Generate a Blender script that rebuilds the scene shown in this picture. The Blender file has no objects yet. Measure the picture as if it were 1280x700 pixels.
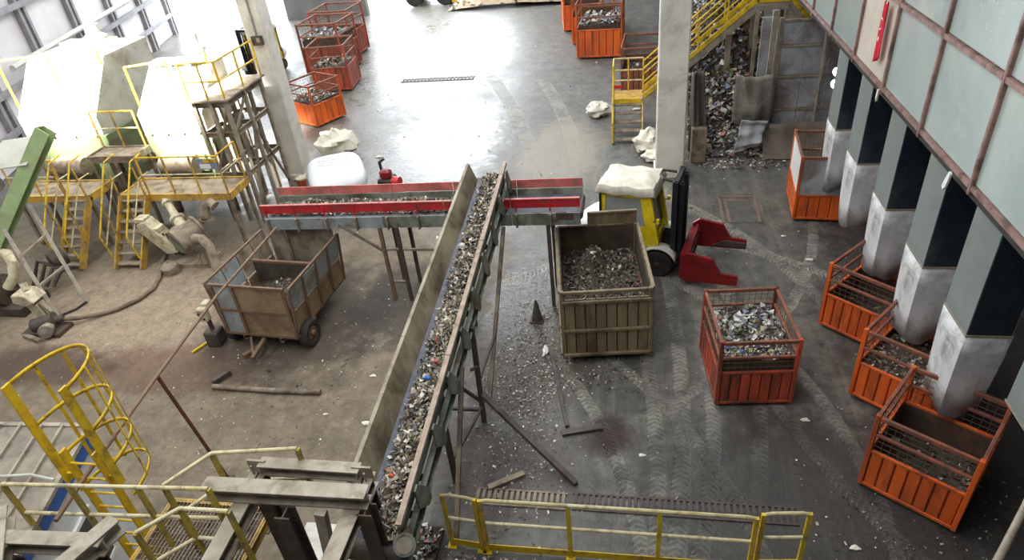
import bpy, math, random
from mathutils import Vector, Matrix
random.seed(7)
R = math.radians
sc = bpy.context.scene
col = sc.collection

# ---------------------------------------------------------------- camera
YAW, PITCH, ROLL, FPX = -0.21392686, -0.58973675, -0.10943831, 836.8
fw = Vector((math.sin(YAW)*math.cos(PITCH), math.cos(YAW)*math.cos(PITCH), math.sin(PITCH)))
rt = Vector((math.cos(YAW), -math.sin(YAW), 0)); up = rt.cross(fw)
r2 = math.cos(ROLL)*rt + math.sin(ROLL)*up
u2 = -math.sin(ROLL)*rt + math.cos(ROLL)*up
cam = bpy.data.cameras.new('camera'); camo = bpy.data.objects.new('camera', cam); col.objects.link(camo)
cam.sensor_width = 36; cam.lens = FPX/1280*36; cam.clip_end = 300; cam.clip_start = .05
camo.matrix_world = Matrix(((r2.x, u2.x, -fw.x, 0), (r2.y, u2.y, -fw.y, 0), (r2.z, u2.z, -fw.z, 9.0), (0, 0, 0, 1)))
sc.camera = camo
# ---------------------------------------------------------------- world, light, exposure
w = bpy.data.worlds.new('sky'); sc.world = w; w.use_nodes = True
bg = w.node_tree.nodes['Background']; bg.inputs[0].default_value = (.86, .94, 1, 1); bg.inputs[1].default_value = 8.5
vs = sc.view_settings
vs.view_transform = 'Standard'; vs.look = 'None'; vs.gamma = 1; vs.use_curve_mapping = False; vs.exposure = 0.42
def area(name, loc, sx, sy, e, c=(1, 1, 1), rot=(0, 0, 0), portal=False):
    l = bpy.data.lights.new(name, 'AREA'); l.shape = 'RECTANGLE'; l.size = sx; l.size_y = sy; l.energy = e; l.color = c
    o = bpy.data.objects.new(name, l); o.location = loc; o.rotation_euler = rot; col.objects.link(o)
    if portal: l.cycles.is_portal = True
    return o
# daylight falling through the strips of roof light
for x, e in ((-25, 2300), (-15, 2200), (-5.6, 1700), (-1.1, 1300)):
    area('roof_light', (x, 18, 12.9), 2.2, 38, e, (.97, .99, 1))

# ---------------------------------------------------------------- helpers
OFF = {}
def link(o, parent=None):
    col.objects.link(o)
    if parent is not None: o.parent = parent
    return o
def props(o, label=None, cat=None, group=None, kind=None):
    if label: o['label'] = label
    if cat: o['category'] = cat
    if group: o['group'] = group
    if kind: o['kind'] = kind
    return o
def thing(name, label, cat, loc=(0, 0, 0), rz=0, group=None, scale=1):
    o = bpy.data.objects.new(name, None); o.empty_display_size = .2
    o.location = loc; o.rotation_euler = (0, 0, rz); o.scale = (scale,)*3
    link(o); props(o, label, cat, group); OFF[o.name] = Vector((0, 0, 0)); return o
def wthing(name, label, cat, loc, group=None):      # parts given in hall coordinates
    o = thing(name, label, cat, loc, 0, group); OFF[o.name] = Vector(loc); return o
def tree_copy(o, parent=None, mats=None):
    c = o.copy(); link(c, parent)
    if mats and c.type == 'MESH':
        pass
    for ch in o.children: tree_copy(ch, c)
    return c
class MB:
    def __init__(s): s.v = []; s.f = []; s.m = []
    def add(s, vs_, fs, mi=0):
        b = len(s.v); s.v += [tuple(p) for p in vs_]
        s.f += [tuple(b+i for i in f) for f in fs]; s.m += [mi]*len(fs); return s
    def box(s, c, d, rz=0, mi=0):
        cx, cy, cz = c; x, y, z = d[0]/2, d[1]/2, d[2]/2; ca, sa = math.cos(rz), math.sin(rz)
        p = [(cx+a*x*ca-b*y*sa, cy+a*x*sa+b*y*ca, cz+e*z) for e in (-1, 1) for a, b in ((-1, -1), (1, -1), (1, 1), (-1, 1))]
        return s.add(p, [(3, 2, 1, 0), (4, 5, 6, 7), (0, 1, 5, 4), (1, 2, 6, 5), (2, 3, 7, 6), (3, 0, 4, 7)], mi)
    def cbox(s, c, d, ch=.01, rz=0, mi=0):          # box with chamfered vertical edges and top
        cx, cy, cz = c; x, y, z = d[0]/2, d[1]/2, d[2]/2; ca, sa = math.cos(rz), math.sin(rz)
        def ring(e, zz):
            q = [(-x+e+ch, -y+e), (x-e-ch, -y+e), (x-e, -y+e+ch), (x-e, y-e-ch), (x-e-ch, y-e), (-x+e+ch, y-e), (-x+e, y-e-ch), (-x+e, -y+e+ch)]
            return [(cx+a*ca-b*sa, cy+a*sa+b*ca, zz) for a, b in q]
        p = ring(ch, cz-z)+ring(0, cz-z+ch)+ring(0, cz+z-ch)+ring(ch, cz+z)
        f = [tuple(range(7, -1, -1)), tuple(range(24, 32))]
        for k in range(3): f += [(k*8+i, k*8+(i+1) % 8, k*8+8+(i+1) % 8, k*8+8+i) for i in range(8)]
        return s.add(p, f, mi)
    def prof(s, p, q, poly, upv=(0, 0, 1), mi=0):
        p, q = Vector(p), Vector(q); d = (q-p).normalized(); u = Vector(upv)
        if abs(d.dot(u)) > .98: u = Vector((0, 1, 0))
        a = d.cross(u).normalized(); b = a.cross(d); n = len(poly)
        vs_ = [p+a*x+b*y for x, y in poly]+[q+a*x+b*y for x, y in poly]
        f = [(i, (i+1) % n, n+(i+1) % n, n+i) for i in range(n)]+[tuple(range(n-1, -1, -1)), tuple(range(n, 2*n))]
        return s.add(vs_, f, mi)
    def beam(s, p, q, w_, h_, upv=(0, 0, 1), mi=0):
        return s.prof(p, q, [(-w_/2, -h_/2), (w_/2, -h_/2), (w_/2, h_/2), (-w_/2, h_/2)], upv, mi)
    def hbeam(s, p, q, w_, h_, t=.02, upv=(0, 0, 1)):
        a, b = w_/2, h_/2
        return s.prof(p, q, [(-a, -b), (a, -b), (a, -b+t), (t/2, -b+t), (t/2, b-t), (a, b-t), (a, b), (-a, b), (-a, b-t), (-t/2, b-t), (-t/2, -b+t), (-a, -b+t)], upv)
    def channel(s, p, q, w_, h_, t=.02, upv=(0, 0, 1)):
        a, b = w_/2, h_/2
        return s.prof(p, q, [(-a, -b), (a, -b), (a, -b+t), (-a+t, -b+t), (-a+t, b-t), (a, b-t), (a, b), (-a, b)], upv)
    def tube(s, pts, r, n=8, mi=0, rs=None):
        pts = [Vector(p) for p in pts]; k = len(pts); b0 = len(s.v); u = None
        for i, p in enumerate(pts):
            d = (pts[min(i+1, k-1)]-pts[max(i-1, 0)]).normalized()
            if u is None: u = d.orthogonal().normalized()
            else: u = (u-d*u.dot(d)).normalized()
            v = d.cross(u); rr = rs[i] if rs else r
            s.v += [tuple(p+u*math.cos(2*math.pi*j/n)*rr+v*math.sin(2*math.pi*j/n)*rr) for j in range(n)]
        fs = [(b0+i*n+j, b0+i*n+(j+1) % n, b0+(i+1)*n+(j+1) % n, b0+(i+1)*n+j) for i in range(k-1) for j in range(n)]
        fs += [tuple(b0+j for j in range(n-1, -1, -1)), tuple(b0+(k-1)*n+j for j in range(n))]
        s.f += fs; s.m += [mi]*len(fs); return s
    def cyl(s, p, q, r, n=16, mi=0): return s.tube([p, q], r, n, mi)
    def lathe(s, o, d, prof_, n=20, mi=0):          # prof_: (distance along d, radius)
        o, d = Vector(o), Vector(d).normalized()
        return s.tube_rings([(o+d*h, r) for h, r in prof_], d, n, mi)
    def tube_rings(s, rings, d, n, mi):
        u = d.orthogonal().normalized(); v = d.cross(u); b0 = len(s.v); k = len(rings)
        for p, r in rings: s.v += [tuple(p+u*math.cos(2*math.pi*j/n)*r+v*math.sin(2*math.pi*j/n)*r) for j in range(n)]
        fs = [(b0+i*n+j, b0+i*n+(j+1) % n, b0+(i+1)*n+(j+1) % n, b0+(i+1)*n+j) for i in range(k-1) for j in range(n)]
        fs += [tuple(b0+j for j in range(n-1, -1, -1)), tuple(b0+(k-1)*n+j for j in range(n))]
        s.f += fs; s.m += [mi]*len(fs); return s
    def prism(s, poly, axis, a, b, mi=0):           # poly in the two other axes, extruded along axis
        n = len(poly)
        def P(t, q): return {'x': (t, q[0], q[1]), 'y': (q[0], t, q[1]), 'z': (q[0], q[1], t)}[axis]
        return s.add([P(a, q) for q in poly]+[P(b, q) for q in poly], [(i, (i+1) % n, n+(i+1) % n, n+i) for i in range(n)]+[tuple(range(n-1, -1, -1)), tuple(range(n, 2*n))], mi)
    def grid(s, fn, nx, ny, mi=0):
        b = len(s.v)
        s.v += [tuple(fn(i/nx, j/ny)) for j in range(ny+1) for i in range(nx+1)]
        fs = [(b+j*(nx+1)+i, b+j*(nx+1)+i+1, b+(j+1)*(nx+1)+i+1, b+(j+1)*(nx+1)+i) for j in range(ny) for i in range(nx)]
        s.f += fs; s.m += [mi]*len(fs); return s
    def mesh(s, name, mats, smooth=False, off=None):
        me = bpy.data.meshes.new(name)
        vv = s.v if off is None else [(a-off[0], b-off[1], c-off[2]) for a, b, c in s.v]
        me.from_pydata(vv, [], s.f)
        for m in (mats if isinstance(mats, (list, tuple)) else [mats]): me.materials.append(m)
        if len(me.materials) > 1: me.polygons.foreach_set('material_index', s.m)
        if smooth: me.polygons.foreach_set('use_smooth', [True]*len(s.f))
        me.update(); return me
    def build(s, name, mats, parent=None, smooth=False, loc=None, bevel=0, normals=True):
        off = OFF.get(parent.name) if parent is not None else (Vector(loc) if loc else None)
        me = s.mesh(name, mats, False, off)
        if normals:
            import bmesh
            bm = bmesh.new(); bm.from_mesh(me); bmesh.ops.recalc_face_normals(bm, faces=bm.faces); bm.to_mesh(me); bm.free()
        if smooth:
            me.polygons.foreach_set('use_smooth', [True]*len(me.polygons))
            me.set_sharp_from_angle(angle=R(38))
        o = bpy.data.objects.new(name, me); link(o, parent)
        if loc and parent is None: o.location = loc
        if off is not None: OFF[o.name] = off
        if bevel:
            b = o.modifiers.new('bevel', 'BEVEL'); b.width = bevel; b.segments = 2; b.limit_method = 'ANGLE'
        return o
def place(name, me, parent, loc=(0, 0, 0), rz=0):
    o = bpy.data.objects.new(name, me); link(o, parent); o.location = loc; o.rotation_euler = (0, 0, rz); return o

# ---------------------------------------------------------------- materials
def srgb(c):
    return tuple(((x/255)/12.92 if x <= 10 else (((x/255)+.055)/1.055)**2.4) for x in c)+(1,)
def nd(nt, t, **k):
    n = nt.nodes.new(t)
    for a, b in k.items(): setattr(n, a, b)
    return n
def mixc(nt, fac, a, b, blend='MIX'):
    n = nd(nt, 'ShaderNodeMix', data_type='RGBA', blend_type=blend)
    for i, x in ((0, fac), (6, a), (7, b)):
        if isinstance(x, (int, float, tuple)): n.inputs[i].default_value = x
        else: nt.links.new(x, n.inputs[i])
    return n.outputs[2]
def ramp(nt, src, stops, interp='LINEAR'):
    n = nd(nt, 'ShaderNodeValToRGB'); n.color_ramp.interpolation = interp; e = n.color_ramp.elements
    while len(e) < len(stops): e.new(.5)
    for x, (p, c) in zip(e, stops):
        x.position = p; x.color = c if isinstance(c, tuple) else (c, c, c, 1)
    nt.links.new(src, n.inputs[0]); return n.outputs[0]
def noise(nt, vec, scale, detail=5, rough=.6, dist=0):
    n = nd(nt, 'ShaderNodeTexNoise'); n.inputs['Scale'].default_value = scale; n.inputs['Detail'].default_value = detail
    n.inputs['Roughness'].default_value = rough; n.inputs['Distortion'].default_value = dist
    if vec is not None: nt.links.new(vec, n.inputs['Vector'])
    return n.outputs['Fac']
def math_(nt, op, a, b=None, clamp=False):
    n = nd(nt, 'ShaderNodeMath', operation=op, use_clamp=clamp)
    for i, x in ((0, a), (1, b)):
        if x is None: continue
        if isinstance(x, (int, float)): n.inputs[i].default_value = x
        else: nt.links.new(x, n.inputs[i])
    return n.outputs[0]
MATS = {}
def M(name, c, c2=None, scale=3, rough=.6, metal=0, bump=.15, rust=None, ramt=.5, rscale=2.5, var=0, spec=.5, trans=0, streak=False):
    if name in MATS: return MATS[name]
    m = bpy.data.materials.new(name); m.use_nodes = True; nt = m.node_tree; b = nt.nodes['Principled BSDF']
    tc = nd(nt, 'ShaderNodeTexCoord'); vec = tc.outputs['Object']
    if var:
        oi = nd(nt, 'ShaderNodeObjectInfo'); va = nd(nt, 'ShaderNodeVectorMath', operation='ADD')
        sca = nd(nt, 'ShaderNodeVectorMath', operation='SCALE'); cx = nd(nt, 'ShaderNodeCombineXYZ')
        for i in range(3): nt.links.new(oi.outputs['Random'], cx.inputs[i])
        nt.links.new(cx.outputs[0], sca.inputs[0]); sca.inputs['Scale'].default_value = 37
        nt.links.new(vec, va.inputs[0]); nt.links.new(sca.outputs[0], va.inputs[1]); vec = va.outputs[0]
    if streak:
        mp = nd(nt, 'ShaderNodeMapping'); mp.inputs['Scale'].default_value = (1, 1, .18); nt.links.new(vec, mp.inputs[0]); sv = mp.outputs[0]
    else: sv = vec
    base = mixc(nt, ramp(nt, noise(nt, sv, scale), [(.35, 0.), (.65, 1.)]), srgb(c), srgb(c2 or tuple(x*.78 for x in c)))
    if rust:
        f = ramp(nt, noise(nt, sv, rscale, 8, .7, .6), [(max(0, .62-ramt*.35), 0.), (min(1, .78-ramt*.3), 1.)])
        base = mixc(nt, f, base, srgb(rust))
    if var:
        hs = nd(nt, 'ShaderNodeHueSaturation'); nt.links.new(base, hs.inputs['Color'])
        mr = nd(nt, 'ShaderNodeMapRange'); nt.links.new(oi.outputs['Random'], mr.inputs[0]); mr.inputs[3].default_value = 1-var; mr.inputs[4].default_value = 1+var
        nt.links.new(mr.outputs[0], hs.inputs['Value']); base = hs.outputs[0]
    nt.links.new(base, b.inputs['Base Color']); b.inputs['Metallic'].default_value = metal
    b.inputs['Specular IOR Level'].default_value = spec
    b.inputs['Transmission Weight'].default_value = trans
    rr = ramp(nt, noise(nt, vec, scale*2.3), [(.3, max(0., rough-.12)), (.7, min(1., rough+.12))])
    nt.links.new(rr, b.inputs['Roughness'])
    if bump:
        bp = nd(nt, 'ShaderNodeBump'); bp.inputs['Strength'].default_value = bump; bp.inputs['Distance'].default_value = .02
        nt.links.new(noise(nt, vec, scale*6), bp.inputs['Height']); nt.links.new(bp.outputs[0], b.inputs['Normal'])
    MATS[name] = m; return m
def chips(name, stops, rough=.5):
    m = bpy.data.materials.new(name); m.use_nodes = True; nt = m.node_tree; b = nt.nodes['Principled BSDF']
    g = nd(nt, 'ShaderNodeNewGeometry')
    c = ramp(nt, g.outputs['Random Per Island'], [(p, srgb(q)) for p, q in stops], 'CONSTANT')
    nt.links.new(c, b.inputs['Base Color']); b.inputs['Roughness'].default_value = rough; return m
ORANGE = M('orange_paint', (226, 106, 38), (200, 84, 30), 2.5, .5, 0, .2, (112, 62, 44), .42, 2.2, .1, streak=True)
REDOR = M('red_orange_paint', (196, 84, 54), (166, 66, 44), 2.5, .55, 0, .2, (96, 58, 44), .6, 2.2, .1, streak=True)
RUSTRAIL = M('rusty_orange_rail', (170, 92, 62), (138, 80, 60), 4, .6, 0, .2, (110, 72, 56), .75, 4)
LINER = M('grimy_bin_inside', (84, 66, 54), (60, 48, 42), 4, .75, 0, .2, (110, 72, 52), .4, 3)
WIRE = M('rusty_wire', (112, 84, 70), (84, 62, 52), 6, .7)
YEL = M('yellow_paint', (224, 190, 30), (200, 160, 26), 3, .5, 0, .15, (110, 92, 50), .3, 4)
YELDUST = M('dusty_yellow_paint', (190, 158, 78), (206, 156, 44), 2, .65, 0, .15, (128, 106, 74), .5, 3)
YELRAIL = M('pale_yellow_rail', (202, 194, 164), (188, 174, 120), 2, .55, 0, .1, (120, 104, 70), .35, 5)
GALV = M('galvanised_steel', (162, 152, 136), (138, 128, 112), 4, .55, .1, .1, (108, 96, 82), .35, 3)
DUSTSTEEL = M('dusty_steel', (146, 134, 116), (116, 104, 88), 3, .7, .1, .2, (92, 74, 58), .45, 3)
DARKSTEEL = M('dark_rusty_steel', (82, 74, 66), (58, 52, 47), 4, .65, .05, .2, (92, 72, 56), .35, 3)
CONVW = M('conveyor_wall_steel', (158, 148, 124), (134, 124, 102), 1.6, .55, .05, .12, (94, 82, 62), .45, 1.6)
CONVG = M('green_grey_steel', (140, 146, 134), (112, 118, 106), 2, .55, .05, .15, (82, 74, 60), .5, 2)
PINKRAIL = M('faded_rail_cap', (166, 146, 130), (146, 126, 110), 3, .6, .1, .1, (120, 98, 80), .4, 4)
RED = M('red_paint', (196, 40, 48), (166, 32, 42), 3, .45, 0, .1, (120, 70, 62), .3, 3)
REDF = M('faded_red_paint', (212, 122, 114), (176, 84, 80), 3, .6, 0, .1, (140, 110, 100), .4, 3)
CLAMP = M('clamp_red_paint', (142, 24, 28), (110, 20, 24), 4, .4, .1, .1, (84, 40, 36), .3, 4)
BELT = M('conveyor_belt', (92, 95, 106), (70, 72, 82), 5, .6)
CONC = M('pillar_concrete', (218, 214, 204), (196, 192, 182), 1.2, .75, 0, .1, (150, 146, 134), .3, .8)
CHWHITE = M('chute_white_paint', (206, 206, 206), (186, 186, 184), 2.4, .55, 0, .12, (132, 128, 122), .42, 1.7)
CHDARK = M('chute_dark_paint', (34, 44, 54), (26, 34, 44), 2, .28, 0, .06, spec=.8)
CHSHEEN = M('chute_side_plate', (124, 131, 126), (104, 112, 110), .8, .4, 0, 0, spec=.7)  # lighter grey paints in the bright reflection on the dark chute sides
PANE = M('dirty_glass', (162, 173, 168), (146, 159, 158), .5, .16, 0, .02, (168, 176, 166), .3, .5, .05, .8)
PANEL = M('cream_panel', (196, 186, 172), (182, 170, 156), 1, .4, 0, .02)
MULL = M('brown_frame', (150, 120, 112), (126, 98, 92), 5, .55, .1, .15, (88, 64, 52), .4, 5)
YELF = M('forklift_yellow', (236, 210, 34), (216, 188, 28), 4, .4, 0, .08, (150, 128, 50), .2, 5)
OLIVE = M('olive_steel', (140, 124, 96), (116, 102, 76), 3, .55, .05, .15, (82, 66, 48), .42, 2, .06, streak=True)
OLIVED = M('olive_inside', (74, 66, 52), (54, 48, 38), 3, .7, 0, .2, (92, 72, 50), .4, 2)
BROWNP = M('rusty_brown_sheet', (154, 132, 102), (132, 110, 84), 2, .65, .05, .15, (112, 88, 66), .42, 2, .06)
GREYP = M('faded_zinc_sheet', (164, 172, 172), (138, 146, 148), 2, .5, .15, .1, (124, 108, 90), .35, 2.5, .05)
RUSTF = M('rust_frame', (124, 102, 82), (100, 80, 64), 4, .7, .05, .2, (120, 88, 66), .5, 4)
RUBBER = M('rubber', (40, 38, 36), (56, 52, 48), 6, .75)
BLACK = M('black_paint', (26, 27, 30), (36, 37, 40), 4, .45)
WHITE = M('white_paint', (236, 236, 234), (216, 216, 212), 2, .45)
TARP = M('white_tarp', (226, 222, 206), (196, 190, 172), 4, .7, 0, .5)
DGLASS = M('dark_glass', (70, 76, 78), (54, 58, 60), 1, .12, 0, 0)
LGLASS = M('hazy_glass', (150, 158, 156), (128, 136, 134), 1, .15, 0, 0)
BLUE = M('blue_trim', (46, 92, 168), (40, 80, 150), 3, .5)
ROOFM = M('dirty_roof_sheet', (142, 132, 118), (116, 106, 94), 2.5, .7, 0, .3, (104, 94, 82), .4, 3)
BOOMG = M('boom_green', (160, 182, 130), (134, 158, 104), 1.5, .6, 0, .1, (150, 146, 124), .4, 1.5)
YELOLD = M('worn_yellow_paint', (186, 166, 70), (164, 142, 56), 3, .6, 0, .15, (120, 104, 66), .45, 4)
GREENM = M('machine_green', (120, 142, 96), (98, 120, 78), 1.5, .6, 0, .15, (120, 112, 92), .55, 1.5)
PALE = M('pale_machine_sheet', (196, 196, 184), (176, 176, 162), 2, .6, 0, .15, (150, 138, 118), .25, 2)
DUST = M('dust_covered_metal', (160, 146, 126), (128, 114, 96), 3, .85, 0, .3, (96, 82, 68), .4, 3)
CREAM = M('cream_plastic', (208, 200, 170), (186, 176, 146), 4, .55, 0, .1, (140, 124, 100), .4, 5)
HOSE = M('hose_rubber', (132, 116, 94), (96, 82, 66), 3, .7)
SHEETW = M('white_wall_sheet', (222, 218, 220), (204, 198, 200), .6, .6, 0, .05)
WFRAME = M('wall_frame_steel', (146, 143, 146), (126, 123, 126), 3, .6)
GREYW = M('press_grey_panel', (172, 175, 180), (150, 153, 158), 1.2, .55, .1, .08, (112, 100, 90), .45, 1)
TARPG = M('grey_tarp', (136, 132, 124), (108, 104, 96), 1.6, .7, 0, .5, (86, 78, 68), .5, 1.5)
SOIL = M('waste_soil', (84, 74, 60), (58, 50, 42), 5, .85, 0, .8)
DIRT = M('dirt_heap_soil', (168, 148, 122), (136, 118, 96), 2, .9, 0, .8)
ROOFU = M('roof_underside', (96, 96, 98), (80, 80, 82), 1, .8)
HALLW = M('hall_wall', (128, 126, 124), (108, 106, 104), .8, .8)
DARKW = M('dark_wall', (58, 54, 50), (44, 42, 40), 1, .85)
CHIPMIX = chips('mixed_waste_bits', [(0, (66, 56, 46)), (.2, (92, 80, 64)), (.36, (120, 106, 88)), (.52, (150, 138, 118)), (.66, (184, 174, 156)), (.8, (214, 208, 194)), (.89, (104, 108, 110)), (.94, (104, 112, 78)), (.965, (150, 90, 70)), (.975, (84, 98, 128)), (.985, (190, 166, 104))])
CHIPDARK = chips('dark_waste_bits', [(0, (46, 40, 34)), (.3, (66, 58, 48)), (.58, (90, 80, 66)), (.78, (124, 112, 96)), (.9, (190, 184, 172)), (.95, (96, 104, 110)), (.98, (140, 66, 52))])
CHIPCOL = chips('bright_waste_bits', [(0, (60, 54, 48)), (.16, (104, 100, 92)), (.34, (150, 148, 140)), (.5, (206, 204, 198)), (.68, (126, 128, 146)), (.76, (92, 104, 66)), (.83, (170, 162, 120)), (.88, (178, 120, 104)), (.93, (88, 100, 150)), (.97, (226, 224, 216))])
CHIPFLOOR = chips('floor_litter_bits', [(0, (52, 46, 40)), (.22, (84, 76, 66)), (.42, (126, 116, 102)), (.66, (168, 160, 148)), (.82, (214, 210, 202)), (.93, (112, 116, 122)), (.97, (140, 100, 84))])

def floor_material():
    m = bpy.data.materials.new('wet_dirty_concrete'); m.use_nodes = True; nt = m.node_tree; b = nt.nodes['Principled BSDF']
    tc = nd(nt, 'ShaderNodeTexCoord'); vec = tc.outputs['Object']
    sx = nd(nt, 'ShaderNodeSeparateXYZ'); nt.links.new(vec, sx.inputs[0]); X, Y = sx.outputs[0], sx.outputs[1]
    n1 = noise(nt, vec, .35, 6, .65); n2 = noise(nt, vec, 1.6, 8, .7); n3 = noise(nt, vec, 9, 6, .7)
    def sm(v, a, c): # smooth step of v between a and c
        r = nd(nt, 'ShaderNodeMapRange', interpolation_type='SMOOTHSTEP'); nt.links.new(v, r.inputs[0])
        r.inputs[1].default_value = a; r.inputs[2].default_value = c; return r.outputs[0]
    Xw = math_(nt, 'ADD', X, math_(nt, 'MULTIPLY', math_(nt, 'SUBTRACT', n1, .5), 5))
    Yw = math_(nt, 'ADD', Y, math_(nt, 'MULTIPLY', math_(nt, 'SUBTRACT', n2, .5), 5))
    def blob(x, y, rx, ry):
        dx = math_(nt, 'DIVIDE', math_(nt, 'SUBTRACT', X, x), rx); dy = math_(nt, 'DIVIDE', math_(nt, 'SUBTRACT', Y, y), ry)
        d = math_(nt, 'ADD', math_(nt, 'MULTIPLY', dx, dx), math_(nt, 'MULTIPLY', dy, dy))
        d = math_(nt, 'ADD', d, math_(nt, 'MULTIPLY', math_(nt, 'SUBTRACT', n2, .5), 2.2))
        return sm(d, 1.2, .25)
    grey = mixc(nt, ramp(nt, n2, [(.3, 0.), (.7, 1.)]), srgb((74, 73, 68)), srgb((112, 109, 101)))
    brown = mixc(nt, ramp(nt, n2, [(.3, 0.), (.7, 1.)]), srgb((94, 85, 71)), srgb((140, 127, 107)))
    tan = mixc(nt, n3, srgb((146, 128, 108)), srgb((172, 152, 130)))
    far = mixc(nt, ramp(nt, n2, [(.3, 0.), (.7, 1.)]), srgb((86, 85, 82)), srgb((120, 117, 110)))
    left = math_(nt, 'SUBTRACT', 1.0, sm(Xw, -4.6, -2.4)); near = math_(nt, 'SUBTRACT', 1.0, sm(Yw, 14.5, 17.5))
    c = mixc(nt, math_(nt, 'MULTIPLY', left, near), grey, brown)
    c = mixc(nt, math_(nt, 'MULTIPLY', blob(-12, 11.6, 3.6, 2.8), .85), c, tan)
    c = mixc(nt, math_(nt, 'MULTIPLY', sm(Yw, 16, 22), .8), c, far)
    # mottled mud
    mud = ramp(nt, noise(nt, vec, 2.8, 9, .75, .5), [(.42, 0.), (.62, 1.)])
    c = mixc(nt, math_(nt, 'MULTIPLY', mud, .45), c, mixc(nt, left, srgb((52, 50, 50)), srgb((84, 74, 62))))
    # tyre tracks: chevron tread in bent bands
    trk = None; chv = None
    for x0, y0, a, hw, bend in ((.42, 9, 3, .15, .02), (.92, 9, -2, .16, .015), (1.28, 7.4, -9, .14, .03), (3.05, 8, 24, .13, -.05), (3.5, 9, 14, .13, .06), (2.0, 16.2, 38, .18, .04), (2.7, 14.6, 62, .16, .05), (.1, 6.6, 12, .14, .05), (1.7, 6.9, 18, .13, .06),
                                (.2, 16.5, -30, .17, .05), (-.6, 14.8, 50, .15, .04), (3.4, 12.4, -28, .14, .05), (2.2, 12.0, 8, .15, .04), (-5, 26, 20, .3, .01), (-2.6, 24, 14, .3, .01)):
        ca, sa = math.cos(R(a)), math.sin(R(a))
        dx, dy = math_(nt, 'SUBTRACT', X, x0), math_(nt, 'SUBTRACT', Y, y0)
        u = math_(nt, 'ADD', math_(nt, 'MULTIPLY', dx, ca), math_(nt, 'MULTIPLY', dy, sa)); v = math_(nt, 'SUBTRACT', math_(nt, 'MULTIPLY', dy, ca), math_(nt, 'MULTIPLY', dx, sa))
        u = math_(nt, 'ADD', u, math_(nt, 'MULTIPLY', math_(nt, 'MULTIPLY', v, v), bend)); au = math_(nt, 'ABSOLUTE', math_(nt, 'ADD', u, math_(nt, 'MULTIPLY', math_(nt, 'SUBTRACT', n2, .5), .12)))
        bd = math_(nt, 'MULTIPLY', sm(au, hw, hw*.75), sm(math_(nt, 'ABSOLUTE', v), 5.5, 3.0))
        fr_ = math_(nt, 'FRACT', math_(nt, 'ADD', math_(nt, 'MULTIPLY', v, 9.5), math_(nt, 'MULTIPLY', au, 6.0)))
        ch_ = math_(nt, 'MULTIPLY', bd, sm(math_(nt, 'ABSOLUTE', math_(nt, 'SUBTRACT', fr_, .5)), .1, .3))
        trk = bd if trk is None else math_(nt, 'MAXIMUM', trk, bd); chv = ch_ if chv is None else math_(nt, 'MAXIMUM', chv, ch_)
    trk = math_(nt, 'MULTIPLY', trk, ramp(nt, noise(nt, vec, 1.1, 8, .75, .6), [(.4, .05), (.58, 1.)]))
    chv = math_(nt, 'MULTIPLY', chv, ramp(nt, n3, [(.35, 0.), (.6, 1.)]))
    c = mixc(nt, math_(nt, 'MULTIPLY', trk, .85), c, srgb((158, 156, 144))); c = mixc(nt, math_(nt, 'MULTIPLY', chv, .6), c, srgb((66, 65, 61)))
    # fine grime, lighter crust and darker slime
    g1 = noise(nt, vec, 6.5, 9, .8, .4); g2 = noise(nt, vec, 3.3, 9, .78, 1.2)
    c = mixc(nt, math_(nt, 'MULTIPLY', ramp(nt, g1, [(.52, 0.), (.62, 1.)]), .5), c, mixc(nt, left, srgb((48, 47, 46)), srgb((82, 72, 60))))
    c = mixc(nt, math_(nt, 'MULTIPLY', ramp(nt, g2, [(.55, 0.), (.66, 1.)]), .38), c, mixc(nt, left, srgb((136, 134, 124)), srgb((164, 148, 126))))
    # long scuffs
    mp = nd(nt, 'ShaderNodeMapping'); mp.inputs['Scale'].default_value = (1, .1, 1); mp.inputs['Rotation'].default_value = (0, 0, R(-6)); nt.links.new(vec, mp.inputs[0])
    tr = ramp(nt, noise(nt, mp.outputs[0], 3.2, 4, .6, .8), [(.5, 0.), (.66, 1.)])
    aisle = math_(nt, 'MULTIPLY', sm(Xw, -3.5, -.5), math_(nt, 'SUBTRACT', 1.0, math_(nt, 'MULTIPLY', left, near)))
    c = mixc(nt, math_(nt, 'MULTIPLY', math_(nt, 'MULTIPLY', tr, aisle), .35), c, srgb((128, 124, 114)))
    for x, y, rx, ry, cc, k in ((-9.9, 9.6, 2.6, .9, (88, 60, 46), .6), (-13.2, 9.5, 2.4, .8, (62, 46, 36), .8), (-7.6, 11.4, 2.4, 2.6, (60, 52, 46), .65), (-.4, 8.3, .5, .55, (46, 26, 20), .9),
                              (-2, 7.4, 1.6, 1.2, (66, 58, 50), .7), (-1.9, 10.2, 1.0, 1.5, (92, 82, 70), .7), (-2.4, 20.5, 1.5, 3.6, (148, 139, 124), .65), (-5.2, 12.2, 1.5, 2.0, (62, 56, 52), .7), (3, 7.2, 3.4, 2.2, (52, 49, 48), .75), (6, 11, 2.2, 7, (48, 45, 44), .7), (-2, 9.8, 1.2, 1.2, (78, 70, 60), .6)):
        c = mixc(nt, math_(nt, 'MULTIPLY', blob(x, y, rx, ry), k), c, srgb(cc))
    c = mixc(nt, math_(nt, 'MULTIPLY', ramp(nt, noise(nt, vec, 24, 4, .7), [(.56, 0.), (.7, 1.)]), .35), c, srgb((60, 54, 48)))
    nt.links.new(c, b.inputs['Base Color'])
    # wetness; the tracks themselves hold dull mud
    wet = math_(nt, 'MULTIPLY', math_(nt, 'SUBTRACT', 1.0, math_(nt, 'MULTIPLY', left, near)), math_(nt, 'MULTIPLY', ramp(nt, n1, [(.36, .65), (.6, 1.05)]), ramp(nt, g2, [(.4, 1.05), (.62, .6)])))
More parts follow.
